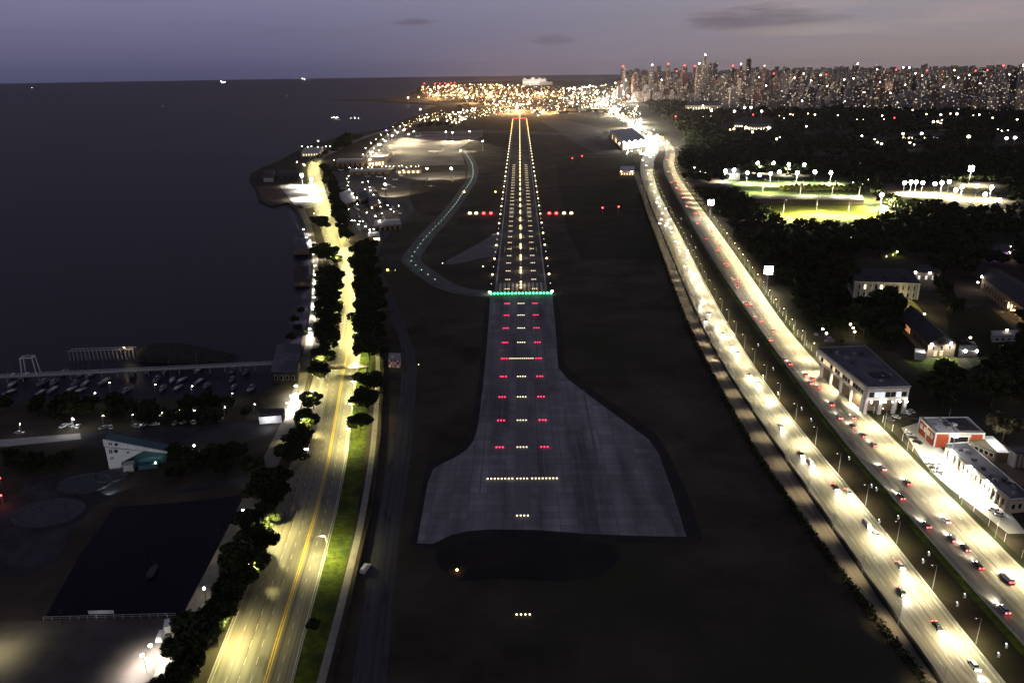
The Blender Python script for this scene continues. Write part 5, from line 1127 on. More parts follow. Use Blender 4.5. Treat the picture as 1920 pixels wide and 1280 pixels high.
# breakwater mound: rubble heap
mb=MB(); o=G(340,672,-2.2); n=26
prof=[(1,0),(.82,.35),(.55,.7),(.25,.95),(.02,1)]
for k in range(4):
    for j in range(n):
        q=[]
        for kk,jj in((k,j),(k,j+1),(k+1,j+1),(k+1,j)):
            r,z=prof[kk]; a=2*PI*(jj%n)/n; rr=random.Random(kk*99+jj%n).uniform(.85,1.15); off=-12*z
            q.append((r*rr*30*math.cos(a)+off+ (6 if math.cos(a)>0 else 0),r*rr*9*math.sin(a),z*(9+1.5*rr)))
        mb.face(q)
t=link('rubble_mound',mb.mesh('rubble_mound',mat('rubble',(.05,.048,.045),(.03,.03,.028),.4,.95,.1)),None,o); tag(t,'dark rubble mound rising from the river behind the pier','mound')
def hull(L,B,D,m):
    mb=MB(); st=[(-.5,.75),(-.3,.95),(0,1),(.25,.8),(.42,.4),(.5,.03)]; pr=None
    for x,w in st:
        c=[(x*L,-B/2*w,D),(x*L,-B/2*w*.7,.05),(x*L,B/2*w*.7,.05),(x*L,B/2*w,D)]
        if pr:
            for i in range(3): mb.face([pr[i],c[i],c[i+1],pr[i+1]])
            mb.face([pr[3],c[3],c[0],pr[0]])
        else: mb.face(c)
        pr=c
    return mb.mesh('hull',m)
def rail(L,B,D): return MB().box((L*.1,0,D),(L*.4,B*.6,.6),0,0,.8)
M['boat_white']=mat('boat_white',(.26,.26,.29),(.2,.2,.23),.6,.5)
SAIL=[('hull',hull(9.5,2.9,1.1,M['boat_white'])),('cabin',MB().box((.6,0,1.05),(3.8,1.9,.6),0,0,.8).mesh('cabin',M['trim'])),('mast',MB().bar((.8,0,1),(.8,0,13),.09,.06).mesh('mast',M['steel'])),('boom',MB().bar((.8,0,2.2),(-3.4,0,2.1),.16,.14).mesh('boom',mat('sail_cover',(.03,.05,.16),(.02,.04,.12),1,.8)))]
MOTOR=[('hull',hull(8.5,3,1.2,M['boat_white'])),('cabin',MB().box((.3,0,1.15),(3.6,2.2,1.3),0,0,.75).mesh('cabin',M['boat_white'])),('windscreen',MB().box((.55,0,1.55),(3.2,2.1,.55),0,0,.86).mesh('windscreen',M['glass'])),('canopy',MB().box((-2.4,0,2.2),(2.4,2.2,.08)).mesh('canopy',mat('boat_canvas',(.05,.07,.2),(.04,.05,.15),1,.8)))]
bt=[]
for r,(v0,n) in enumerate(((700,15),(716,16),(731,17))):
    for k in range(n):
        u=(k+.5)*485/n+RN.uniform(-8,8)
        if RN.random()<.2: continue
        bt.append((u,v0-(u-240)*.02+RN.uniform(-3,3),r))
for i,(u,v,r) in enumerate(bt):
    s=RN.random()<.5
    spawn('sailing_boat' if s else 'motor_boat',f'moored {"sailing boat" if s else "motor boat"} in the {["row along the pier","middle row of the marina","row along the quay"][r]}, {nth(1+sum(1 for q in bt[:i] if q[2]==r))} from the left','boat',SAIL if s else MOTOR,G(u,v,-2.0),RN.uniform(-.3,.3)+(PI/2 if RN.random()<.5 else -PI/2),'boats moored in the marina',RN.uniform(.8,1.15))
ml=bulb('quay_light',170,(.95,.97,1),.3)
MLP=street_lamp(6.5,.5,M['bulb_white'],.34)
for i,(u,v) in enumerate(((207,735),(292,738),(180,757),(264,773),(140,806),(195,798),(250,796),(305,792),(338,790),(365,788),(422,782),(436,754),(361,744),(351,764),(40,812),(478,778),(355,770))):
    t=spawn('street_lamp',f'white lamp among the dark trees on the marina quay, {nth(i+1)} from the pier inward','street lamp',MLP,G(u,v,0),0,'lamps of the marina quay',RN.uniform(.8,1)); lamp(ml,t,(0,-1.5,5.6))
for i,(u,v) in enumerate(((120,800),(133,799),(146,801),(195,803),(208,802),(255,800),(268,799),(330,794),(362,793),(375,790),(345,792),(410,787),(290,797),(37,813))):
    n=names[i%2]; spawn('parked_car',f'pale parked car under the quay lamps, {nth(i+1)} of those along the quay road','car',PARK[n],G(u,v,.02),RN.uniform(0,3),'cars parked on the quay',1.1)
M['boat_dark']=mat('boat_dark',(.05,.05,.06),(.035,.035,.04),.6,.6)
spawn('motor_boat','small half seen dark boat lying still on the black pond','boat',[('hull',hull(7.5,3,.9,M['boat_dark'])),('deck',MB().box((-.6,0,.85),(3.6,2.0,.25)).mesh('deck',M['boat_dark'])),('mast',MB().bar((1,0,.8),(1,0,8),.08,.05).mesh('mast',M['boat_dark']))],G(287,1072,.0),1.7)
def aircraft(sc=1):
    mb=MB(); st=[(-19,.15,4.6),(-15,1.0,4.1),(-10,1.85,3.6),(10,1.95,3.5),(15,1.7,3.35),(18,.9,3.1),(19.3,.15,3.0)]; n=12; pr=None
    for x,r,z in st:
        b=len(mb.v); mb.v+=[(x,r*math.cos(2*PI*j/n),z+r*math.sin(2*PI*j/n)) for j in range(n)]
        if pr is not None:
            for j in range(n): k=(j+1)%n; mb.f.append((pr+j,b+j,b+k,pr+k)); mb.m.append(0)
        else: mb.f.append(tuple(b+j for j in range(n))); mb.m.append(0)
        pr=b
    mb.f.append(tuple(pr+n-1-j for j in range(n))); mb.m.append(0)
    P=[('fuselage',mb.mesh('fuselage',M['white']))]
    def slab(pts,z0,z1,t):
        w=MB(); k=len(pts); w.v=[(x,y,z0 if i<2 else z1) for i,(x,y) in enumerate(pts)]+[(x,y,(z0 if i<2 else z1)+t) for i,(x,y) in enumerate(pts)]
        for q in((3,2,1,0),(4,5,6,7),(0,1,5,4),(1,2,6,5),(2,3,7,6),(3,0,4,7)): w.f.append(q); w.m.append(0)
        return w
    for s in(-1,1):
        P.append(('wing',slab([(5,s*1.5),(-3,s*1.5),(-6.5,s*17),(-4.6,s*17)],2.6,4.0,.4).mesh('wing',M['white'])))
        P.append(('tailplane',slab([(-14.6,s*.8),(-18.2,s*.8),(-19.2,s*6.4),(-17.6,s*6.4)],4.6,5.0,.25).mesh('tailplane',M['white'])))
        P.append(('engine',MB().bar((4.6,s*5.4,1.9),(.4,s*5.4,2.0),1.05,.75,12).mesh('engine',M['white'])))
        P.append(('wheel',MB().bar((-1,s*2.6,.5),(-1,s*3.4,.5),.5,.5,10).mesh('wheel',M['rubber'])))
    f=MB(); f.v=[(x,y,z) for y in(-.2,.2) for x,z in((-13,5.2),(-18.6,5.2),(-19.8,12.0),(-17.4,12.0))]
    for q in((0,1,2,3),(7,6,5,4),(0,4,5,1),(1,5,6,2),(2,6,7,3),(3,7,4,0)): f.f.append(q); f.m.append(0)
    P.append(('tail_fin',f.mesh('tail_fin',M['trim']))); P.append(('wheel',MB().bar((14,-.4,.4),(14,.4,.4),.4,.4,10).mesh('wheel',M['rubber'])))
    P.append(('cockpit_window',MB().box((16.6,0,3.75),(1.0,2.0,.5),0,0,.7).mesh('cockpit_window',M['glass'])))
    return P
AIR=aircraft()
spawn('jet_aircraft','white jet airliner parked alone in the middle of the lit apron','aircraft',AIR,G(818,287,.05),math.radians(160),'parked airliners')
spawn('jet_aircraft','white jet airliner parked beside the bright ramp road','aircraft',AIR,G(742,286,.05),math.radians(20),'parked airliners')
spawn('jet_aircraft','white airliner near the far lamps of the apron','aircraft',AIR,G(784,258,.05),math.radians(120),'parked airliners')
spawn('jet_aircraft','airliner taking shelter on the grey apron before the terminal','aircraft',AIR,G(1128,256,.05),math.radians(200),'parked airliners')
small_air=[(n,m) for n,m in AIR]
for i,(u,v) in enumerate(((668,318),(684,320),(700,319),(716,318),(734,317),(752,330),(690,332),(712,333),(640,320),(728,348),(738,352),(722,356),(742,338),(808,350))):
    spawn('light_aircraft',f'small white aeroplane parked at the aero club, {nth(i+1)} of those counted from the long shed','aircraft',AIR,G(u,v,.05),RN.uniform(-.5,.5)+1.2,'small aeroplanes of the aero club',.34)
apl=spot('apron_flood',520000,(1,.82,.52),84,.7,.5)
for i,(u,v) in enumerate(((735,252),(745,246),(758,241),(766,249),(776,244),(712,268),(698,282),(722,262),(848,246),(836,245),(880,244),(693,296),(722,341),(905,262),(800,312),(846,312))):  # masts at the near edge are added to brighten the parked aircraft
    g=G(u,v,24); t=spawn('floodlight_mast',f'amber white floodlight along the apron edge, {nth(i+1)} of those between shore road and apron','floodlight',FS,(g.x,g.y,0),math.radians(-20),'apron floodlights',1.7)
    q=G(815,287)-g; q.z=0; q.normalize(); w=math.atan2(-q.x,q.y); lamp(apl,t,(0,0,13.5),(math.radians(64),0,w-math.radians(-20)))
cl_=bulb('club_lamp_light',900,(1,.88,.66),.4); FC=street_lamp(8,1,M['bulb_warm'],.5); FCW=street_lamp(8,1,M['bulb_white'],.55)
for i,(u,v,w) in enumerate(((722,346,0),(651,360,0),(655,352,0),(664,372,0),(668,384,1),(673,396,1),(660,377,1),(716,400,0),(719,412,0),(734,404,1),(748,398,0),(692,450,1),(694,446,1),(662,427,1),(668,427,1),(674,427,1),(681,427,1),(703,420,1),(690,412,0),(680,352,0),(686,366,1),(740,322,0),(764,322,0),(780,321,0),(730,322,0),(656,340,0),(712,428,1),(654,405,1),(690,352,1),(693,360,1),(697,370,1),(703,378,0),(709,386,0),(714,393,0),(652,346,0),(657,366,1),(663,380,1),(700,402,0),(726,396,1),(740,410,0),(694,316,0),(708,315,1),(758,330,0),(768,332,0),(700,446,1),(688,440,1),(676,436,1),(656,325,1),(668,324,1),(680,324,1),(692,323,0),(700,323,1),(716,322,0),(726,322,1),(748,321,0),(756,321,0),(772,320,0),(786,320,0),(628,308,1),(645,308,1),(662,307,1))):
    t=spawn('street_lamp',f'{"white" if w else "warm"} lamp in the aero club yard, {nth(i+1)} from the tall amber one','street lamp',FCW if w else FC,G(u,v,0),RN.uniform(0,6),'lamps of the aero club yard',RN.uniform(.9,1.2)); lamp(cl_,t,(1,0,8.6))
rl_=bulb('ramp_lamp_light',26000,(1,.80,.48),.5)
for i,(u,v) in enumerate(((682,303),(692,298),(688,290),(700,290),(698,280),(710,283),(707,273),(720,272),(716,263),(729,262),(727,254),(740,254),(738,247),(750,246),(694,303),(712,295))):
    t=spawn('street_lamp',f'warm lamp on the crowded ramp road, {nth(i+1)} from the hangar end','street lamp',FC,G(u,v,0),RN.uniform(0,6),'lamps of the ramp road',1.7); lamp(rl_,t,(1,0,8.4))
for i in range(34):
    k=RN.random(); u=676+72*k+RN.uniform(-8,10); v=302-56*k+RN.uniform(-4,5); n=RN.choice(names)
    spawn('parked_car',f'{n} car on the crowded ramp road beside the apron','car',PARK[n],G(u,v,.07),RN.uniform(0,3),f'{n} cars on the ramp road',1.3)
spawn('beacon_lamp','red sign lamp by the left border beyond the plaza','lamp',far_red_post:=[('pole',MB().bar((0,0,0),(0,0,4),.1).mesh('pole',M['steel'])),('lamp',MB().ball((0,0,4.3),.35).mesh('lamp',M['bulb_red']))],G(4,912)); lamp(bulb('red_sign_glow',500,(1,.15,.08),.4),spawn('beacon_lamp','nearer red sign lamp by the left border beside the plaza','lamp',far_red_post,G(6,945)),(0,-2,4.5))
lamp(bulb('quay_flood',1800,(1,.98,.95),.4),spawn('street_lamp','brightest white lamp over parked cars on the marina quay','street lamp',MLP,G(138,806)),(0,-2,6))
# ships and boats out on the river
def ship(l,lab,u,v,rz,lit,L=90,name='cargo_ship',cat='ship'):
    t=thing(name,lab,cat,G(u,v,-2.2),rz); link('hull',hull(L,L*.16,L*.07,M['dark']),t); link('superstructure',MB().box((-L*.3,0,L*.07),(L*.16,L*.13,L*.14),0,0,.9).mesh('superstructure',M['white']),t); link('funnel',MB().box((-L*.36,0,L*.2),(L*.04,L*.04,L*.07)).mesh('funnel',M['steel']),t); link('mast',MB().bar((L*.2,0,L*.07),(L*.2,0,L*.26),L*.006).mesh('mast',M['steel']),t)
    for k,(x,z) in enumerate(lit): link('deck_lamp',MB().ball((x*L,0,z*L),L*.028).mesh('deck_lamp',M['bulb_white']),t)
ship(1,'lit ship low on the horizon, brightest of the distant ones on the open river',420,156.5,.2,((-.3,.25),(-.2,.16),(.1,.14),(-.05,.14)),150)
ship(2,'faint lit ship on the horizon right of the brightest one',571,151.0,.4,((-.3,.25),(0,.14)),150)
ship(3,'two faint lamps of a ship near the left border, its right half',64,167,.1,((-.3,.2),),90); ship(4,'two faint lamps of a ship near the left border, its left half',43,166,.1,((-.3,.16),),60)
ship(5,'dim ship far out on the middle of the river',541,182,.3,((-.3,.14),),45)
ship(6,'lit party boat with three white lamps off the shore point',628,224,.1,((-.35,.2),(-.1,.24),(.15,.18),(.3,.2)),34,'party_boat','boat'); ship(7,'smaller lit boat with two lamps beside the party boat',663,224,.3,((-.35,.2),(.2,.22)),26,'party_boat','boat'); ship(8,'third lit boat of the group off the shore point',674,224,1.0,((-.2,.2),),20,'party_boat','boat')
t=spawn('sailing_boat','lone white sailing boat under sail on the open river','boat',SAIL+[('sail',(lambda b:(b.face([(.7,.05,2.3),(-3.2,.05,2.3),(.7,.05,12.5)]),b.face([(.7,-.05,2.3),(.7,-.05,12.5),(-3.2,-.05,2.3)]),b)[2])(MB()).mesh('sail',M['white']))],G(306,202,-2.1),.15,None,1.5)
# ------------------------------------------------------------------ the city
def tower_mat(name,c,frac,es,cell=(4.0,4.0,3.4),warm=(1,.72,.40),cool=(1,.93,.78)):
    m,n,b=_nt(name); L=n.links; b.inputs['Roughness'].default_value=.85
    t=n.nodes.new('ShaderNodeTexCoord'); oi=n.nodes.new('ShaderNodeObjectInfo')
    dv=n.nodes.new('ShaderNodeVectorMath'); dv.operation='DIVIDE'; L.new(t.outputs['Object'],dv.inputs[0]); dv.inputs[1].default_value=cell
    ad=n.nodes.new('ShaderNodeVectorMath'); ad.operation='ADD'; L.new(dv.outputs[0],ad.inputs[0]); ad.inputs[1].default_value=(.013,.017,.02)
    fl=n.nodes.new('ShaderNodeVectorMath'); fl.operation='FLOOR'; L.new(ad.outputs[0],fl.inputs[0])
    wn_=n.nodes.new('ShaderNodeTexWhiteNoise'); wn_.noise_dimensions='4D'; L.new(fl.outputs[0],wn_.inputs['Vector'])
    k=n.nodes.new('ShaderNodeMath'); k.operation='MULTIPLY'; L.new(oi.outputs['Random'],k.inputs[0]); k.inputs[1].default_value=977; L.new(k.outputs[0],wn_.inputs['W'])
    gt_=n.nodes.new('ShaderNodeMath'); gt_.operation='LESS_THAN'; L.new(wn_.outputs['Value'],gt_.inputs[0]); gt_.inputs[1].default_value=min(.5,frac*1.7)
    ge=n.nodes.new('ShaderNodeNewGeometry'); sx=n.nodes.new('ShaderNodeSeparateXYZ'); L.new(ge.outputs['Normal'],sx.inputs[0])
    ab=n.nodes.new('ShaderNodeMath'); ab.operation='LESS_THAN'; L.new(sx.outputs[2],ab.inputs[0]); ab.inputs[1].default_value=.5
    fr=n.nodes.new('ShaderNodeVectorMath'); fr.operation='FRACTION'; L.new(ad.outputs[0],fr.inputs[0]); s2=n.nodes.new('ShaderNodeSeparateXYZ'); L.new(fr.outputs[0],s2.inputs[0])
    gz=n.nodes.new('ShaderNodeMath'); gz.operation='GREATER_THAN'; L.new(s2.outputs[2],gz.inputs[0]); gz.inputs[1].default_value=.38
    def mul(a,c_):
        q=n.nodes.new('ShaderNodeMath'); q.operation='MULTIPLY'; L.new(a,q.inputs[0]); 
        if isinstance(c_,float): q.inputs[1].default_value=c_
        else: L.new(c_,q.inputs[1])
        return q.outputs[0]
    win=mul(gz.outputs[0],ab.outputs[0]); lit=mul(win,gt_.outputs[0])
    sp_=n.nodes.new('ShaderNodeSeparateColor'); L.new(wn_.outputs['Color'],sp_.inputs[0])
    pw_=n.nodes.new('ShaderNodeMath'); pw_.operation='POWER'; L.new(sp_.outputs[1],pw_.inputs[0]); pw_.inputs[1].default_value=5
    bri=n.nodes.new('ShaderNodeMapRange'); L.new(pw_.outputs[0],bri.inputs[0]); bri.inputs[3].default_value=.03; bri.inputs[4].default_value=es*1.8
    mx=n.nodes.new('ShaderNodeMixRGB'); L.new(sp_.outputs[2],mx.inputs[0]); mx.inputs[1].default_value=(*warm,1); mx.inputs[2].default_value=(*cool,1)
    L.new(mx.outputs[0],b.inputs['Emission Color']); L.new(mul(lit,bri.outputs[0]),b.inputs['Emission Strength']); m.cycles.emission_sampling='NONE'
    bm=n.nodes.new('ShaderNodeMixRGB'); L.new(win,bm.inputs[0]); bm.inputs[1].default_value=(*c,1); bm.inputs[2].default_value=tuple(x*.35 for x in c)+(1,)
    hs=n.nodes.new('ShaderNodeHueSaturation'); L.new(bm.outputs[0],hs.inputs['Color']); r3=n.nodes.new('ShaderNodeMapRange'); r3.inputs[3].default_value=.5; r3.inputs[4].default_value=1.5; L.new(oi.outputs['Random'],r3.inputs[0]); L.new(r3.outputs[0],hs.inputs['Value'])
    L.new(hs.outputs[0],b.inputs['Base Color']); return m
TM=[('pale',tower_mat('tower_pale',(.36,.31,.29),.11,1.6)),('grey',tower_mat('tower_grey',(.22,.205,.22),.09,1.5)),('brown',tower_mat('tower_brown',(.24,.155,.12),.09,1.5)),('dark',tower_mat('tower_dark',(.10,.09,.10),.08,1.5)),('beige',tower_mat('tower_beige',(.34,.27,.20),.12,1.7)),('reddish',tower_mat('tower_red',(.27,.14,.12),.09,1.5))]
T_BY=dict(TM)
def tower(u,dist,top_v,w,dp,kind,label,group,rz=None,z_min=14,crown=None,slant=False):
    p=A(u,dist); 
    # height from the row its roof reaches on the plan sheet
    d=_F+((u-960)/FPX)*_R2-((top_v-640)/FPX)*_U2; h=max(z_min,CH+dist*d.z/math.hypot(d.x,d.y))
    rz=RN.uniform(-.5,.5) if rz is None else rz
    t=thing('city_tower',label,'building',p,rz,group); mb=MB(); k=RN.random()
    if slant:
        mb.v=[(x,y,z) for x,y,z in((-w/2,-dp/2,0),(w/2,-dp/2,0),(w/2,dp/2,0),(-w/2,dp/2,0),(-w/2,-dp/2,h*.72),(w/2,-dp/2,h),(w/2,dp/2,h),(-w/2,dp/2,h*.72))]
        for q in((3,2,1,0),(4,5,6,7),(0,1,5,4),(1,2,6,5),(2,3,7,6),(3,0,4,7)): mb.f.append(q); mb.m.append(0)
    elif k<.3 and h>60: mb.box((0,0,0),(w,dp,h*.86)); mb.box((0,0,h*.86),(w*.7,dp*.7,h*.14))
    elif k<.45: mb.prism([(-w/2,-dp/2),(w*.28,-dp/2),(w/2,-dp*.2),(w/2,dp/2),(-w*.3,dp/2),(-w/2,dp*.25)],0,h)
    else: mb.prism([(-w/2,-dp/2),(w/2,-dp/2),(w/2,dp/2),(-w/2,dp/2)],0,h)
    link('facade',mb.mesh('facade',T_BY[kind]),t)
    if not slant:
        r=MB(); r.box((w*.1,0,h),(w*.4,dp*.45,min(7,h*.08)+1)); r.bar((-w*.2,0,h),(-w*.2,0,h+3+h*.04),.4); link('roof_plant',r.mesh('roof_plant',M['wall_pale']),t)
    if crown: link('crown_lamp',MB().ball((0,0,h+3+h*.05),dist*.00062).mesh('crown_lamp',crown),t)
    return t
# towers that stand out on the skyline
for u,d,v,w,kd,l,cr,sl in((1320,4700,108,20,'pale','slender pale tower with a white lit tip, tallest of the left cluster',M['bulb_white'],0),(1310,4300,124,26,'pale','pale tower with white lamp left of the slender tallest one',M['bulb_white'],0),(1330,4500,120,22,'grey','grey tower right behind the slender tallest one',None,0),(1340,4400,119,22,'dark','dark tower at the right of the tall left cluster',None,0),
 (1402,3900,111,22,'dark','tall dark tower with stepped top standing above its neighbours',None,0),(1399,3700,147,52,'pale','broad pale slab standing before the tall dark tower',None,0),(1388,4200,125,22,'reddish','tower with a glaring pink roof light',emi('crown_pink',(1,.45,.4),60),0),(1373,4300,128,18,'dark','thin dark reddish tower left of the pink lamp',M['bulb_red'],0),
 (1600,5000,122,18,'dark','left one of the dark twin towers',None,0),(1606,5000,124,18,'dark','right one of the dark twin towers',M['bulb_white'],0),(1905,4100,122,26,'dark','tower with slanting top near the right border',None,1),(1916,3900,128,18,'grey','grey tower with white lamp at the right border',M['bulb_flood'],0),
 (1252,5200,124,18,'brown','tower with red beacon in the left group',M['bulb_red'],0),(1222,5000,126,24,'pale','pale lit tower with two lamps in the left group',M['bulb_white'],0),(1168,5400,128,12,'reddish','thin reddish tower at the left end of the skyline',M['bulb_red'],0),(1171,5300,129,10,'pale','thin pale tower at the left end of the skyline',None,0),
 (1487,3500,168,40,'grey','broad grey slab rising from the wood edge',None,0),(1432,4300,128,16,'reddish','tower with faint pink crown right of the tall dark one',M['bulb_dim'],0),(1470,4600,130,16,'dark','dark narrow tower beside the bright yellow horizon lamps',None,0),(1486,4700,130,16,'dark','dark narrow tower with a flat cap',None,0),
 (1565,4900,130,20,'grey','grey tower left of the dark twins',None,0),(1737,4600,136,14,'pale','thin pale tower lit along one side',M['bulb_red'],0),(1703,4800,131,22,'beige','beige tower with bright roof',M['bulb_flood'],0),(1692,4700,131,20,'pale','pale tower with bright roof left of the beige one',M['bulb_flood'],0),(1643,4600,134,30,'reddish','reddish tower with white roof lamp',M['bulb_white'],0),(1788,4500,136,26,'brown','brown tower crowned with amber lamps',M['bulb_amber'],0),(1850,4300,136,20,'reddish','tower with red lamp near the right border',M['bulb_red'],0),(1834,4200,136,18,'dark','dark tower left of the red lamp near the border',None,0)):
    tower(u,d,v,w,w*.8,kd,l,None,0.1,crown=cr,slant=bool(sl))
i=0
cnt={}
for i in range(262):
    u=1166+(i*0.618034%1)*790; 
    if i%3==0: d=RN.uniform(3350,3900); tv=RN.uniform(160,192)
    elif i%3==1: d=RN.uniform(3900,4900); tv=RN.gauss(152,8)
    else: d=RN.uniform(4900,7500); tv=RN.gauss(140,6.5)
    if u<1300: d=max(d*1.18,4500); tv=min(tv,174)
    if 1278<u<1362 and d<4300: d+=900; tv=min(tv,160)
    tv=max(tv,123 if u<1700 else 126)
    kd=RN.choice(['pale','grey','brown','dark','beige','reddish','pale','grey'])
    z='front' if i%3==0 else 'middle' if i%3==1 else 'rear'
    w=RN.uniform(16,38) if z!='rear' else RN.uniform(20,46)
    cr=None; q=RN.random()
    if z=='rear' and q<.09: cr=M['bulb_red']
    elif q<.10: cr=M['bulb_white']
    elif q<.16: cr=M['bulb_warm']
    tower(u,d,tv,w,w*RN.uniform(.6,1.1),kd,f'{kd} apartment tower with scattered lit windows in the {z} ranks of the city','{} towers in the {} ranks'.format(kd,z),None,crown=cr)
# low blocks between the towers: one mass
mb=MB()
for k in range(900):
    u=RN.uniform(1160,1990); d=RN.uniform(3350,9000); 
    if u<1300: d=max(d,4300)
    if 1278<u<1362: d=max(d,4500)
    p=A(u,d); w=RN.uniform(14,50); mb.box((p.x,p.y,0),(w,RN.uniform(14,40),RN.uniform(10,38)+d*.004),RN.uniform(-.5,.5))
for k in range(1000):
    u=RN.uniform(1165,1990); d=RN.uniform(7500,21000); p=A(u,d); mb.box((p.x,p.y,0),(RN.uniform(30,90),60,RN.uniform(12,45)+RN.random()**4*95+(d-8000)*.0035),RN.uniform(-.3,.3))
tag(link('city_blocks',mb.mesh('city_blocks',tower_mat('low_blocks',(.17,.14,.135),.07,1.4))),'mass of low city blocks between the towers',None,None,'stuff')
mb=MB()
for k in range(420):
    u=RN.uniform(860,1180); d=RN.uniform(3150,8200); p=A(u,d); u2,v2=PX(p)
    if v2<np.interp(u,[860,1000,1180],[166,158,156]) or (u<1000 and v2>205): continue
    mb.box((p.x,p.y,0),(RN.uniform(14,60),RN.uniform(14,40),RN.uniform(5,16)),RN.uniform(-.5,.5))
tag(link('port_blocks',mb.mesh('port_blocks',tower_mat('port_sheds',(.16,.12,.10),.05,2.2))),'mass of low port sheds and yards beyond the runway',None,None,'stuff')
g=thing('grain_store','long pale stepped building beyond the port lights','building',A(1002,9300)); 
link('main_block',MB().box((0,0,0),(270,60,62)).mesh('main_block',M['white']),g); link('wing_block',MB().box((130,-10,0),(150,50,34)).mesh('wing_block',M['wall_pale']),g)
for x,w,hh in((-110,26,14),(-20,40,18),(60,30,12),(112,20,10)): link('roof_house',MB().box((x,0,62),(w,40,hh)).mesh('roof_house',M['white']),g)
link('window_strip',MB().box((0,-30.5,28),(250,.8,5)).mesh('window_strip',M['glass_warm']),g); lamp(bulb('store_glow',2.5e6,(1,.85,.7),6),g,(0,-260,60))
for x,k in((-1,1),(1,2)):
    p=A(872 if k==1 else 1062,9500 if k==1 else 14000)
# container cranes
CR=[('leg',MB().bar((s*9,y,0),(s*9,y,42),1.3).mesh('leg',mat('crane_red',(.4,.09,.07),(.3,.07,.06),.1,.7))) for s in(-1,1) for y in(-9,9)]+[('boom',MB().box((0,-22,42),(3.5,96,3.5)).mesh('boom',bpy.data.materials['crane_red'])),('apex',MB().bar((0,0,44),(0,0,66),1.2,.8).mesh('apex',bpy.data.materials['crane_red'])),('stay',MB().bar((0,0,66),(0,-66,46),.5).mesh('stay',bpy.data.materials['crane_red'])),('lamp',MB().ball((0,-30,40),4.5).mesh('lamp',M['bulb_amber'])),('beacon',MB().ball((0,0,67),3).mesh('beacon',M['bulb_red']))]
for i,u in enumerate((795,815,824,834,845,852)): spawn('container_crane',f'red port crane, {nth(i+1)} from the river side','crane',CR,A(u,7000+RN.uniform(-400,400)),RN.uniform(-.4,.4),'red port cranes')
# ------------------------------------------------------------------ far lamps
def far_lamp(r,h,m): return [('pole',MB().bar((0,0,0),(0,0,h),r*.14,r*.09).mesh('pole',M['steel'])),('lamp',MB().ball((0,0,h+r*.5),r,0,8,5,.8).mesh('lamp',m))]
FL={k:far_lamp(1.0,7,M[m]) for k,m in(('bulb_warm','far_warm'),('bulb_white','far_white'),('bulb_amber','far_gold'),('bulb_red','far_red'),('bulb_cool','far_cool'),('bulb_dim','far_dim'))}
def far(u,v,m,name,label,group,k=1.0):
    # v is the row of the lamp itself; its pole stands on the ground below
    p=G(u,v,7); dist=p.length; s=max(.8,dist*.00062*k)
    if s>1: p=G(u,v,7*s); dist=p.length
    return spawn(name,label,'lamp',FL[m],(p.x,p.y,0),0,group,s)
N=0
def field(n,poly,mix,name,label,group,k=(.6,1.5)):
    xs=[p[0] for p in poly]; ys=[p[1] for p in poly]; c=0
    while c<n:
        u,v=RN.uniform(min(xs),max(xs)),RN.uniform(min(ys),max(ys))
        if not inpoly(u,v,poly): continue
        c+=1; m=RN.choice(mix); w={'bulb_warm':'warm','bulb_white':'white','bulb_amber':'amber','bulb_red':'red','bulb_cool':'cool white','bulb_dim':'dim'}[m]
        far(u,v,m,name,label.format(w),f'{w} {group}',RN.uniform(*k))
field(130,[(788,172),(800,164),(850,158),(980,160),(1000,178),(900,186),(820,182)],['bulb_warm','bulb_amber','bulb_amber','bulb_warm','bulb_amber','bulb_red','bulb_dim'],'port_lamp','{} lamp in the dense port lights at the river mouth','lamps of the port',(.45,1.3))
field(70,[(908,190),(990,176),(1060,170),(1060,206),(1000,214),(908,210)],['bulb_white','bulb_warm','bulb_warm','bulb_amber'],'port_lamp','{} lamp in the lights right behind the runway end','lamps behind the runway end',(.45,1.3))
field(150,[(1050,166),(1160,156),(1190,170),(1205,235),(1180,240),(1140,205),(1085,200),(1050,188)],['bulb_white','bulb_amber','bulb_warm','bulb_warm','bulb_cool','bulb_dim'],'city_lamp','{} lamp in the bright streets between runway end and towers','lamps of the bright streets',(.45,1.5))
field(34,[(1110,178),(1130,185),(1185,232),(1215,238),(1250,270),(1236,272),(1190,242),(1120,195)],['bulb_white','bulb_warm'],'city_lamp','{} lamp along the far bend of the motorway','lamps along the far motorway',(.6,1.4))
field(34,[(1168,248),(1212,258),(1236,282),(1222,296),(1176,292),(1160,270)],['bulb_white','bulb_cool','bulb_warm'],'terminal_lamp','{} lamp in the glare round the terminal forecourt','lamps of the terminal forecourt',(.8,1.6))
field(40,[(835,215),(870,205),(905,202),(905,218),(860,232),(838,238)],['bulb_white','bulb_warm','bulb_dim'],'shore_lamp','{} lamp on the shore road beyond the apron','lamps beyond the apron',(.7,1.3))
field(12,[(793,220),(822,218),(824,226),(795,228)],['bulb_amber','bulb_warm'],'shore_lamp','{} lamp of the low riverside restaurant','lamps of the riverside restaurant',(.6,1.0))
field(100,[(1165,150),(1300,140),(1560,145),(1700,140),(1915,142),(1915,196),(1560,192),(1300,196),(1200,186),(1165,176)],['bulb_warm','bulb_white','bulb_dim','bulb_amber','bulb_dim','bulb_red'],'city_lamp','{} street lamp between the city towers','street lamps between the towers',(.35,.85))
field(12,[(1470,141),(1540,137),(1545,146),(1470,152)],['bulb_warm','bulb_white'],'city_lamp','{} lamp in the yellow glow on the horizon of the city','lamps on the city horizon',(.8,1.3))
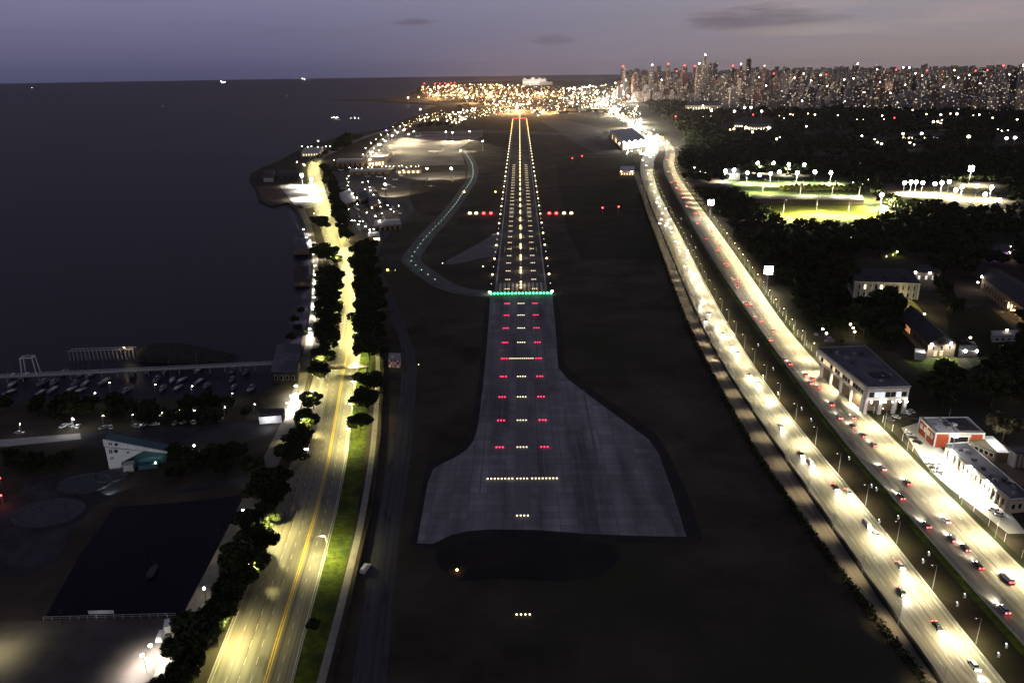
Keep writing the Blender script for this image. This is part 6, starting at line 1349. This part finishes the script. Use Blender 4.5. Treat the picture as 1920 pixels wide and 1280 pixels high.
# beyond those: the countless far lamps that merge into a band, as one mass
mb=MB(); fm=[M['far_gold'],M['far_warm'],M['far_white'],M['far_dim'],M['far_red']]
for poly,n,w,k0,k1 in(([(784,172),(800,162),(850,157),(980,159),(1060,164),(1060,180),(900,190),(815,184)],420,(6,3,1,2,.6),.2,.6),([(905,190),(1000,178),(1060,168),(1160,157),(1192,170),(1205,232),(1180,236),(1130,204),(1060,204),(1000,214),(905,212)],520,(3,5,4,2,.4),.2,.65),([(1110,178),(1130,183),(1190,228),(1222,240),(1262,272),(1240,276),(1190,244),(1118,192)],140,(2,4,4,0,2),.3,.8),([(1165,150),(1300,141),(1560,142),(1700,140),(1915,140),(1915,197),(1560,193),(1300,196),(1165,180)],420,(3,4,3,4,.8),.15,.42),([(836,214),(905,203),(960,204),(950,212),(880,222),(838,234)],90,(2,4,3,2,0),.25,.7),([(740,236),(800,212),(830,206),(838,214),(800,226),(750,248)],50,(3,3,1,1,.3),.25,.6)):
    xs=[p[0] for p in poly]; ys=[p[1] for p in poly]; c=0
    while c<n:
        u,v=RN.uniform(min(xs),max(xs)),RN.uniform(min(ys),max(ys))
        if not inpoly(u,v,poly): continue
        c+=1; d=G(u,v,9).length; p=G(u,v,9); mb.ball(p,d*.00062*RN.uniform(k0,k1),RN.choices(range(5),w)[0],6,4)
tag(link('far_lamps',mb.mesh('far_lamps',fm)),'countless tiny golden lamps of port and streets merging into a band',None,None,'stuff')
# single lamps of the park that can be told apart by their place
PL=[(1396,203,1.6),(1408,203,1.6),(1377,210,1.6),(1428,210,1.6),(1334,209,1.5),(1318,219,.6),(1333,219,.7),(1343,219,.6),(1376,243,1.5),(1369,244,1),(1411,249,1.4),(1456,262,1.7),(1440,257,.9),(1462,258,1),(1512,238,1.3),(1482,215,1),(1487,216,.8),(1515,214,.9),(1528,216,1.2),(1470,222,.7),(1461,218,.8),(1571,217,.8),(1607,225,.8),(1618,225,.8),(1620,200,.9),(1654,218,1),(1657,224,.6),(1661,203,.7),(1711,207,.9),(1737,215,1),(1764,216,1.2),(1750,230,1.5),(1758,229,1.4),(1764,232,1.2),(1766,226,.9),(1782,214,1),(1794,215,1.5),(1825,217,.7),(1836,216,1),(1861,222,1),(1907,225,1.1),(1616,256,1.3),(1645,268,1.4),(1653,271,1.6),(1640,262,1),(1693,252,1.7),(1728,252,1.8),(1816,258,2.2),(1887,261,2),(1903,260,2),(1871,243,.8),(1878,246,.8),(1890,245,.8),(1848,276,.8),(1706,268,1.2),(1714,272,.9),(1302,315,1),(1322,324,.9),(1313,321,.6),(1613,306,.9),(1616,338,1.1),(1628,338,1.1),(1600,341,.8),(1417,450,.5),(1408,461,.5),(1460,448,.5),(1575,440,.6),(1596,444,.6),(1715,452,.8),(1816,404,1.2),(1727,379,.7),(1675,383,.7),(1707,385,.7),(1725,381,.7),(1895,460,.9),(1905,478,.9),(1860,483,.9),(1899,466,.8),(1834,527,.7),(1595,606,2.0),(1600,612,1.6),(1570,604,.6),(1603,619,1.2),(1678,574,.8),(1688,582,1.0),(1734,586,1.4),(1889,616,1.0),(1820,630,.6),(1781,563,.6),(1543,614,.5),(1550,622,.5),(1899,730,.5),(1912,690,.5)]
gp=bulb('park_lamp_light',700,(1,.9,.6),.4)
for i,(u,v,k) in enumerate(sorted(PL,key=lambda q:-q[1])):
    m='bulb_warm' if (u*7+v)%3 else 'bulb_white'
    t=far(u,v,m,'park_lamp',f'{"big" if k>1.3 else "small"} lamp shining out of the dark park wood, {nth(i+1)} counting from the nearest','lamps of the park wood',k*1.25)
    if k>1.1 and i%2==0: lamp(gp,t,(0,-2,6))
for i,(u,v,m,l) in enumerate(((1677,222,'bulb_red','red lamp on a thin mast in the park wood'),(1794,213,'bulb_blue','violet white spire lamp in the park wood'),(1411,247,'bulb_amber','amber round lamp under the brightest lit stand'),(1267,219,'bulb_red','red lamp in the dark gap beside the bright streets'),(724,245,'bulb_blue','blue lit screen beside the shore road'),(1412,216,'bulb_red','pink dome lamp above the brightest lit stand'),(765,184,'bulb_white','white lamp alone on the far spit'),(785,183,'bulb_amber','amber lamp beside the far spit'),(788,225,'bulb_white','white lamp at the shore left of the riverside restaurant'),(788,206,'bulb_white','white lamp on the shore point above the restaurant'),(1009,217,'bulb_white','white lamp on the grass right of the far runway end'))):
    if m not in FL: FL[m]=far_lamp(1.0,7,M[m])
    far(u,v,m,'beacon_lamp',l,None,1.4)
for i in range(9): 
    a=[(566,291),(577,292),(584,291),(596,292),(605,293),(611,291),(619,291),(628,293),(597,281)][i]
    far(a[0],a[1]-24+8,'bulb_white','shore_lamp',f'white lamp in the arc on the far shore point, {nth(i+1)} from the left','lamps of the far shore point',.9)
for i,(u,v) in enumerate(((557,304),(571,310),(569,308),(592,328),(590,345),(588,352),(597,362),(597,383),(589,399))): far(u,v,'bulb_warm' if i>2 else 'bulb_white','shore_lamp',f'lamp where the avenue bends by the shore car park, {nth(i+1)} from the far end','lamps at the avenue bend',1.2 if i>2 else 1.0)
# a glow of real lamps for the far quarters
q=thing('light_tower','tall lattice light tower at the end of the port','mast',A(905,5200)); link('lattice',MB().bar((0,0,0),(0,0,60),1.6,.8).mesh('lattice',M['steel']),q); link('lamp',MB().ball((0,0,61),3.5).mesh('lamp',M['bulb_warm']),q)
pw=bulb('port_lamp_light',1.5e6,(1,.58,.24),3); cw=bulb('street_lamp_light',8e5,(1,.9,.68),3); ct=bulb('city_street_light',6e5,(1,.74,.55),3)
for o in list(bpy.data.objects):
    if o.get('category')=='lamp' and o.name.split('.')[0] in('port_lamp','city_lamp') and (o.name.endswith('0') or o.name.endswith('5')):
        g=o.get('group','')
        lamp(pw if 'port' in g or 'runway' in g else ct if 'towers' in g else cw,o,(0,-3,8))
# ------------------------------------------------------------------ the evening air over the river
m=bpy.data.materials.new('evening_haze'); m.use_nodes=True; n=m.node_tree; n.nodes.remove(n.nodes['Principled BSDF'])
v=n.nodes.new('ShaderNodeVolumePrincipled'); v.inputs['Density'].default_value=8.5e-6; v.inputs['Color'].default_value=(.80,.76,1,1); v.inputs['Anisotropy'].default_value=.6
n.links.new(v.outputs[0],n.nodes['Material Output'].inputs['Volume'])
hb=MB().box((0,0,-6),(48000,48000,312)); struct('haze',hb.mesh('haze',m),None,'stuff')
# ------------------------------------------------------------------ render settings
SC.render.engine='CYCLES'; cy=SC.cycles
cy.volume_bounces=0; cy.max_bounces=4; cy.diffuse_bounces=2; cy.glossy_bounces=2; cy.transmission_bounces=2; cy.use_denoising=True
try: cy.denoiser='OPENIMAGEDENOISE'
except Exception: pass
cy.use_light_tree=True; cy.sample_clamp_indirect=1.5; cy.caustics_reflective=False; cy.caustics_refractive=False; cy.use_adaptive_sampling=True; cy.adaptive_threshold=.02
SC.view_settings.view_transform='Standard'; SC.view_settings.look='None'; SC.view_settings.exposure=0; SC.view_settings.gamma=1
